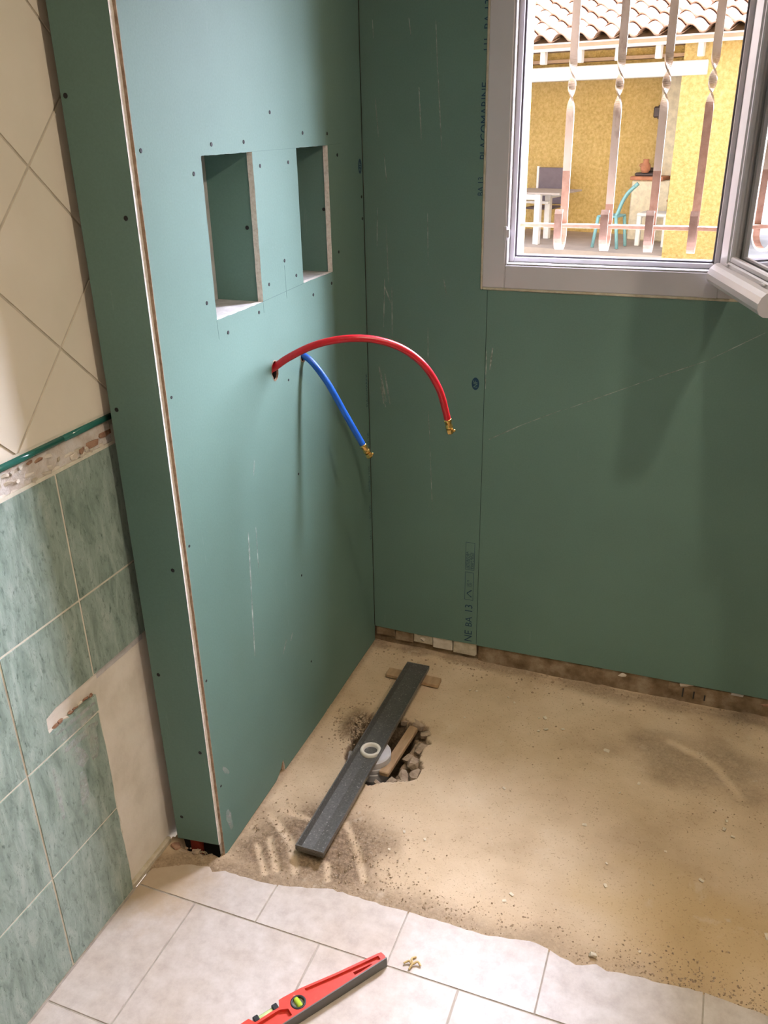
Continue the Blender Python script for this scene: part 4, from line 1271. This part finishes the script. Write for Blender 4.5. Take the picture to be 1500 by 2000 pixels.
# lumps at the foot of the partition
for k, (x, y, z, s, lb, m) in enumerate([(-0.066, -0.975, 0.001, .013, 'dark lump of mortar under the end of the partition', 'rubble'), (-0.095, -0.985, 0.002, .012, 'brown mortar lump below the red brick at the partition foot', 'rubble'), (-0.040, -0.985, 0.000, .011, 'brown mortar lump next to the partition corner', 'rubble'), (-0.120, -0.978, 0.004, .014, 'mortar lump in the corner by the bare plaster', 'terracotta'), (0.840, -0.931, 0.0, .009, 'white pebble beside the broken tile edge', 'flake')]):
    o = rock('pebble' if k == 4 else 'mortar_lump', (x, y, z), (s, s * .75, s * .6), m, None, 900 + k, sub=2)
    tag(o, lb, 'pebble' if k == 4 else 'rubble')

# plaster crumbs scattered on the screed
FL = [(0.363, -0.151), (0.384, -0.149), (0.600, -0.205), (0.612, -0.255), (0.584, -0.213), (0.782, -0.289), (0.834, -0.438), (0.876, -0.388), (0.650, -0.836), (0.639, -0.859), (0.834, -0.678), (0.957, -0.597), (1.088, -0.448), (1.102, -0.496), (1.083, -0.478), (0.594, -0.269), (0.384, -0.281), (0.479, -0.147), (0.502, -0.167), (1.173, -0.760), (1.038, -0.655), (0.928, -0.887), (0.656, -0.239), (0.768, -0.577), (0.840, -0.742), (0.421, -0.751), (0.367, -0.745), (0.352, -0.809), (0.557, -0.520)]
first = None
for k, (x, y) in enumerate(FL):
    s = random.uniform(.7, 1.25) * (1.7 if k in (8, 2, 5, 19, 20) else 1)
    if first is None:
        first = rock('plaster_crumb', (x, y, -0.0045), (.0055, .0042, .0018), 'flake', None, 950)
        o = first
    else:
        o = first.copy()
        COL.objects.link(o)
        o.location = (x, y, -0.0045)
    o.rotation_euler = (0, 0, random.uniform(0, 6))
    o.scale = (s, s, 1)
    own = {8: 'largest white plaster crumb, near the broken tile edge', 9: 'white plaster crumb just in front of the largest one', 0: 'left of two white crumbs near the back wall', 1: 'right of two white crumbs near the back wall', 19: 'pale plaster crumb farthest right on the concrete'}
    if k in own:
        tag(o, own[k], 'plaster crumb', 'plaster crumbs on the concrete')
    else:
        tag(o, 'small white plaster crumb lying on the bare concrete floor', 'plaster crumb', 'plaster crumbs on the concrete')

# grit: far too many grains to count
def grit():
    V, F = [], []
    ex_ = np.array(ex); ey_ = np.array(ey)
    def add(x, y, z, s):
        if (0.135 < x < 0.345 and -0.64 < y < -0.32) or (0.15 < x < 0.236 and -0.915 < y < -0.12):
            return
        i = len(V)
        q = random.uniform(0, 6.28)
        for k in range(4):
            w = q + k * math.pi / 2
            V.append((x + s * math.cos(w) * random.uniform(.7, 1.2), y + s * math.sin(w) * random.uniform(.7, 1.2), z))
        V.append((x + random.uniform(-.3, .3) * s, y + random.uniform(-.3, .3) * s, z + s * random.uniform(.5, 1.0)))
        for k in range(4):
            F.append((i + k, i + (k + 1) % 4, i + 4))
    for k in range(1500):
        x = random.uniform(0.0, 1.4)
        y = float(np.interp(x, ex_, ey_)) + abs(random.gauss(0, .04)) + .003
        add(x, y, -.006, random.choice([.0011, .0015, .002, .003]))
    for k in range(1100):
        x, y = random.gauss(0.18, .12), random.gauss(-0.86, .07)
        if x > .01 and y > -0.975 and y < -.5:
            add(x, y, -.003, random.choice([.0011, .0015, .0022, .0032]))
    for k in range(500):
        x, y = random.gauss(0.10, .03), random.gauss(-0.41, .045)
        if x > .012:
            add(x, y, -.007, random.choice([.0015, .002, .003, .004]))
    for k in range(700):
        x, y = random.uniform(0.02, 1.6), -abs(random.gauss(0, .035)) - .001
        add(x, y, -.006, random.choice([.0015, .002, .003, .0045]))
    for k in range(600):
        x, y = random.gauss(1.05, .2), random.gauss(-0.25, .1)
        if y < 0:
            add(x, y, -.007, random.choice([.001, .0015, .002, .0032]))
    for k in range(600):
        add(random.uniform(.02, 1.6), random.uniform(-.95, -.02), -.007, random.choice([.001, .0012, .0016, .0024]))
    for k in range(220):
        x, y = random.uniform(-.13, .01), random.uniform(-1.03, -.965)
        if y > float(np.interp(x, ex_, ey_)) + .006:
            add(x, y, -0.002, random.choice([.002, .003, .0045]))
    o = obj('sand_grit', V, F, 'grit')
    tag(o, 'brown sand and grit strewn over the concrete shower floor', 'grit', None, 'stuff')
grit()

# curl of wood on the tiles
sh = [(0.486, -1.083, .003), (0.495, -1.076, .006), (0.503, -1.080, .004), (0.512, -1.073, .007), (0.520, -1.077, .003)]
V, F = tube_geo(smooth_path(sh, 5), 0.0022, 6)
V2, F2 = tube_geo(smooth_path([(0.500, -1.092, .002), (0.503, -1.080, .006), (0.498, -1.068, .004), (0.505, -1.060, .002)], 5), 0.0020, 6)
F2 = [tuple(i + len(V) for i in f) for f in F2]
tag(obj('wood_shaving', V + V2, F + F2, 'yellow_print', None, True), 'curled yellow wood shaving lying on a pale floor tile', 'wood shaving')

# ------------------------------------------------------------------ spirit level
LO = Vector((0.4542, -1.0994, 0)); LU = Vector((-0.55816, -0.82973, 0)); LN = Vector((-0.82973, 0.55816, 0))
def lv(s, h, z):
    p = LO + LU * s + LN * h
    return (p.x, p.y, z)
level = thing('spirit_level', 'red spirit level with lime vials lying on the floor tiles', 'spirit level', lv(.25, .02, 0))
half = [(0.0, 0.0), (-0.001, .006), (0.0005, .0155), (0.006, .0172), (0.10, .0305), (0.172, .0432), (0.208, .0462), (0.218, .0462), (0.2245, .0335)]
outl = half + [(0.5 - s, h) for s, h in half[::-1]]
innl = [(0.010, .0035), (0.010, .0125), (0.10, .0255), (0.166, .0375), (.166, .0035)]
innr = [(0.334, .0035), (0.334, .0375), (0.40, .0255), (0.49, .0125), (0.49, .0035)]
innc = [(0.212, .0045), (0.212, .0200), (.226, .0280), (.274, .0280), (.288, .0200), (.288, .0045)]
vh_ = [[(c + .0112 * math.cos(2 * math.pi * k / 20), .0205 + .0112 * math.sin(2 * math.pi * k / 20)) for k in range(20)] for c in (.190, .310)]
plate('body', outl, [innl, innr, innc] + vh_, 0.022, lambda u, v, d: lv(u, v, .0255 - d), 'level_red', level)
slot = [(0.0245, .0055), (0.069, .0080), (0.069, .0150), (0.030, .0095)]
slot2 = [(0.5 - s, h) for s, h in slot]
plate('web', [(s, h) for s, h in innl], [slot], 0.010, lambda u, v, d: lv(u, v, .0200 - d), 'level_red', level)
plate('web', [(s, h) for s, h in innr], [slot2], 0.010, lambda u, v, d: lv(u, v, .0200 - d), 'level_red', level)
plate('web', innc, [], 0.010, lambda u, v, d: lv(u, v, .0185 - d), 'level_red', level)
plate('base_plate', [(-.001, -.0022), (-.001, 0.0), (0.501, 0.0), (.501, -.0022)], [], 0.0245, lambda u, v, d: lv(u, v, .0262 - d), 'level_grey', level)
for s in (0.190, 0.310):
    c = lv(s, .0205, .0255)
    hz = lathe('vial_housing', [(.0110, -.004), (.0110, .0006), (.0135, .0010), (.0150, .0002), (.0150, -.020), (0, -.020)], 'black_plastic', c, level, 28)
    lathe('plumb_vial', [(0, -.0105), (.0050, -.0105), (.0056, -.008), (.0056, .008), (.0050, .0105), (0, .0105)], 'vial', lv(s, .0205, .0225), hz, 14, LN)
    lathe('bubble_window', [(0, -.0045), (.0109, -.0045)], 'smoky_plastic', c, hz, 24)
vh = lathe('levelling_vial', [(0, -.018), (.0045, -.018), (.0050, -.015), (.0050, .015), (.0045, .018), (0, .018)], 'pale_vial', lv(.25, .0395, .0175), level, 16, LU)
for s in (0.2300, 0.2700):
    box('vial_clamp', (s - .0055, .0320, .004), (s + .0055, .0455, .0262), 'black_plastic', level, .0015, xf=lv)
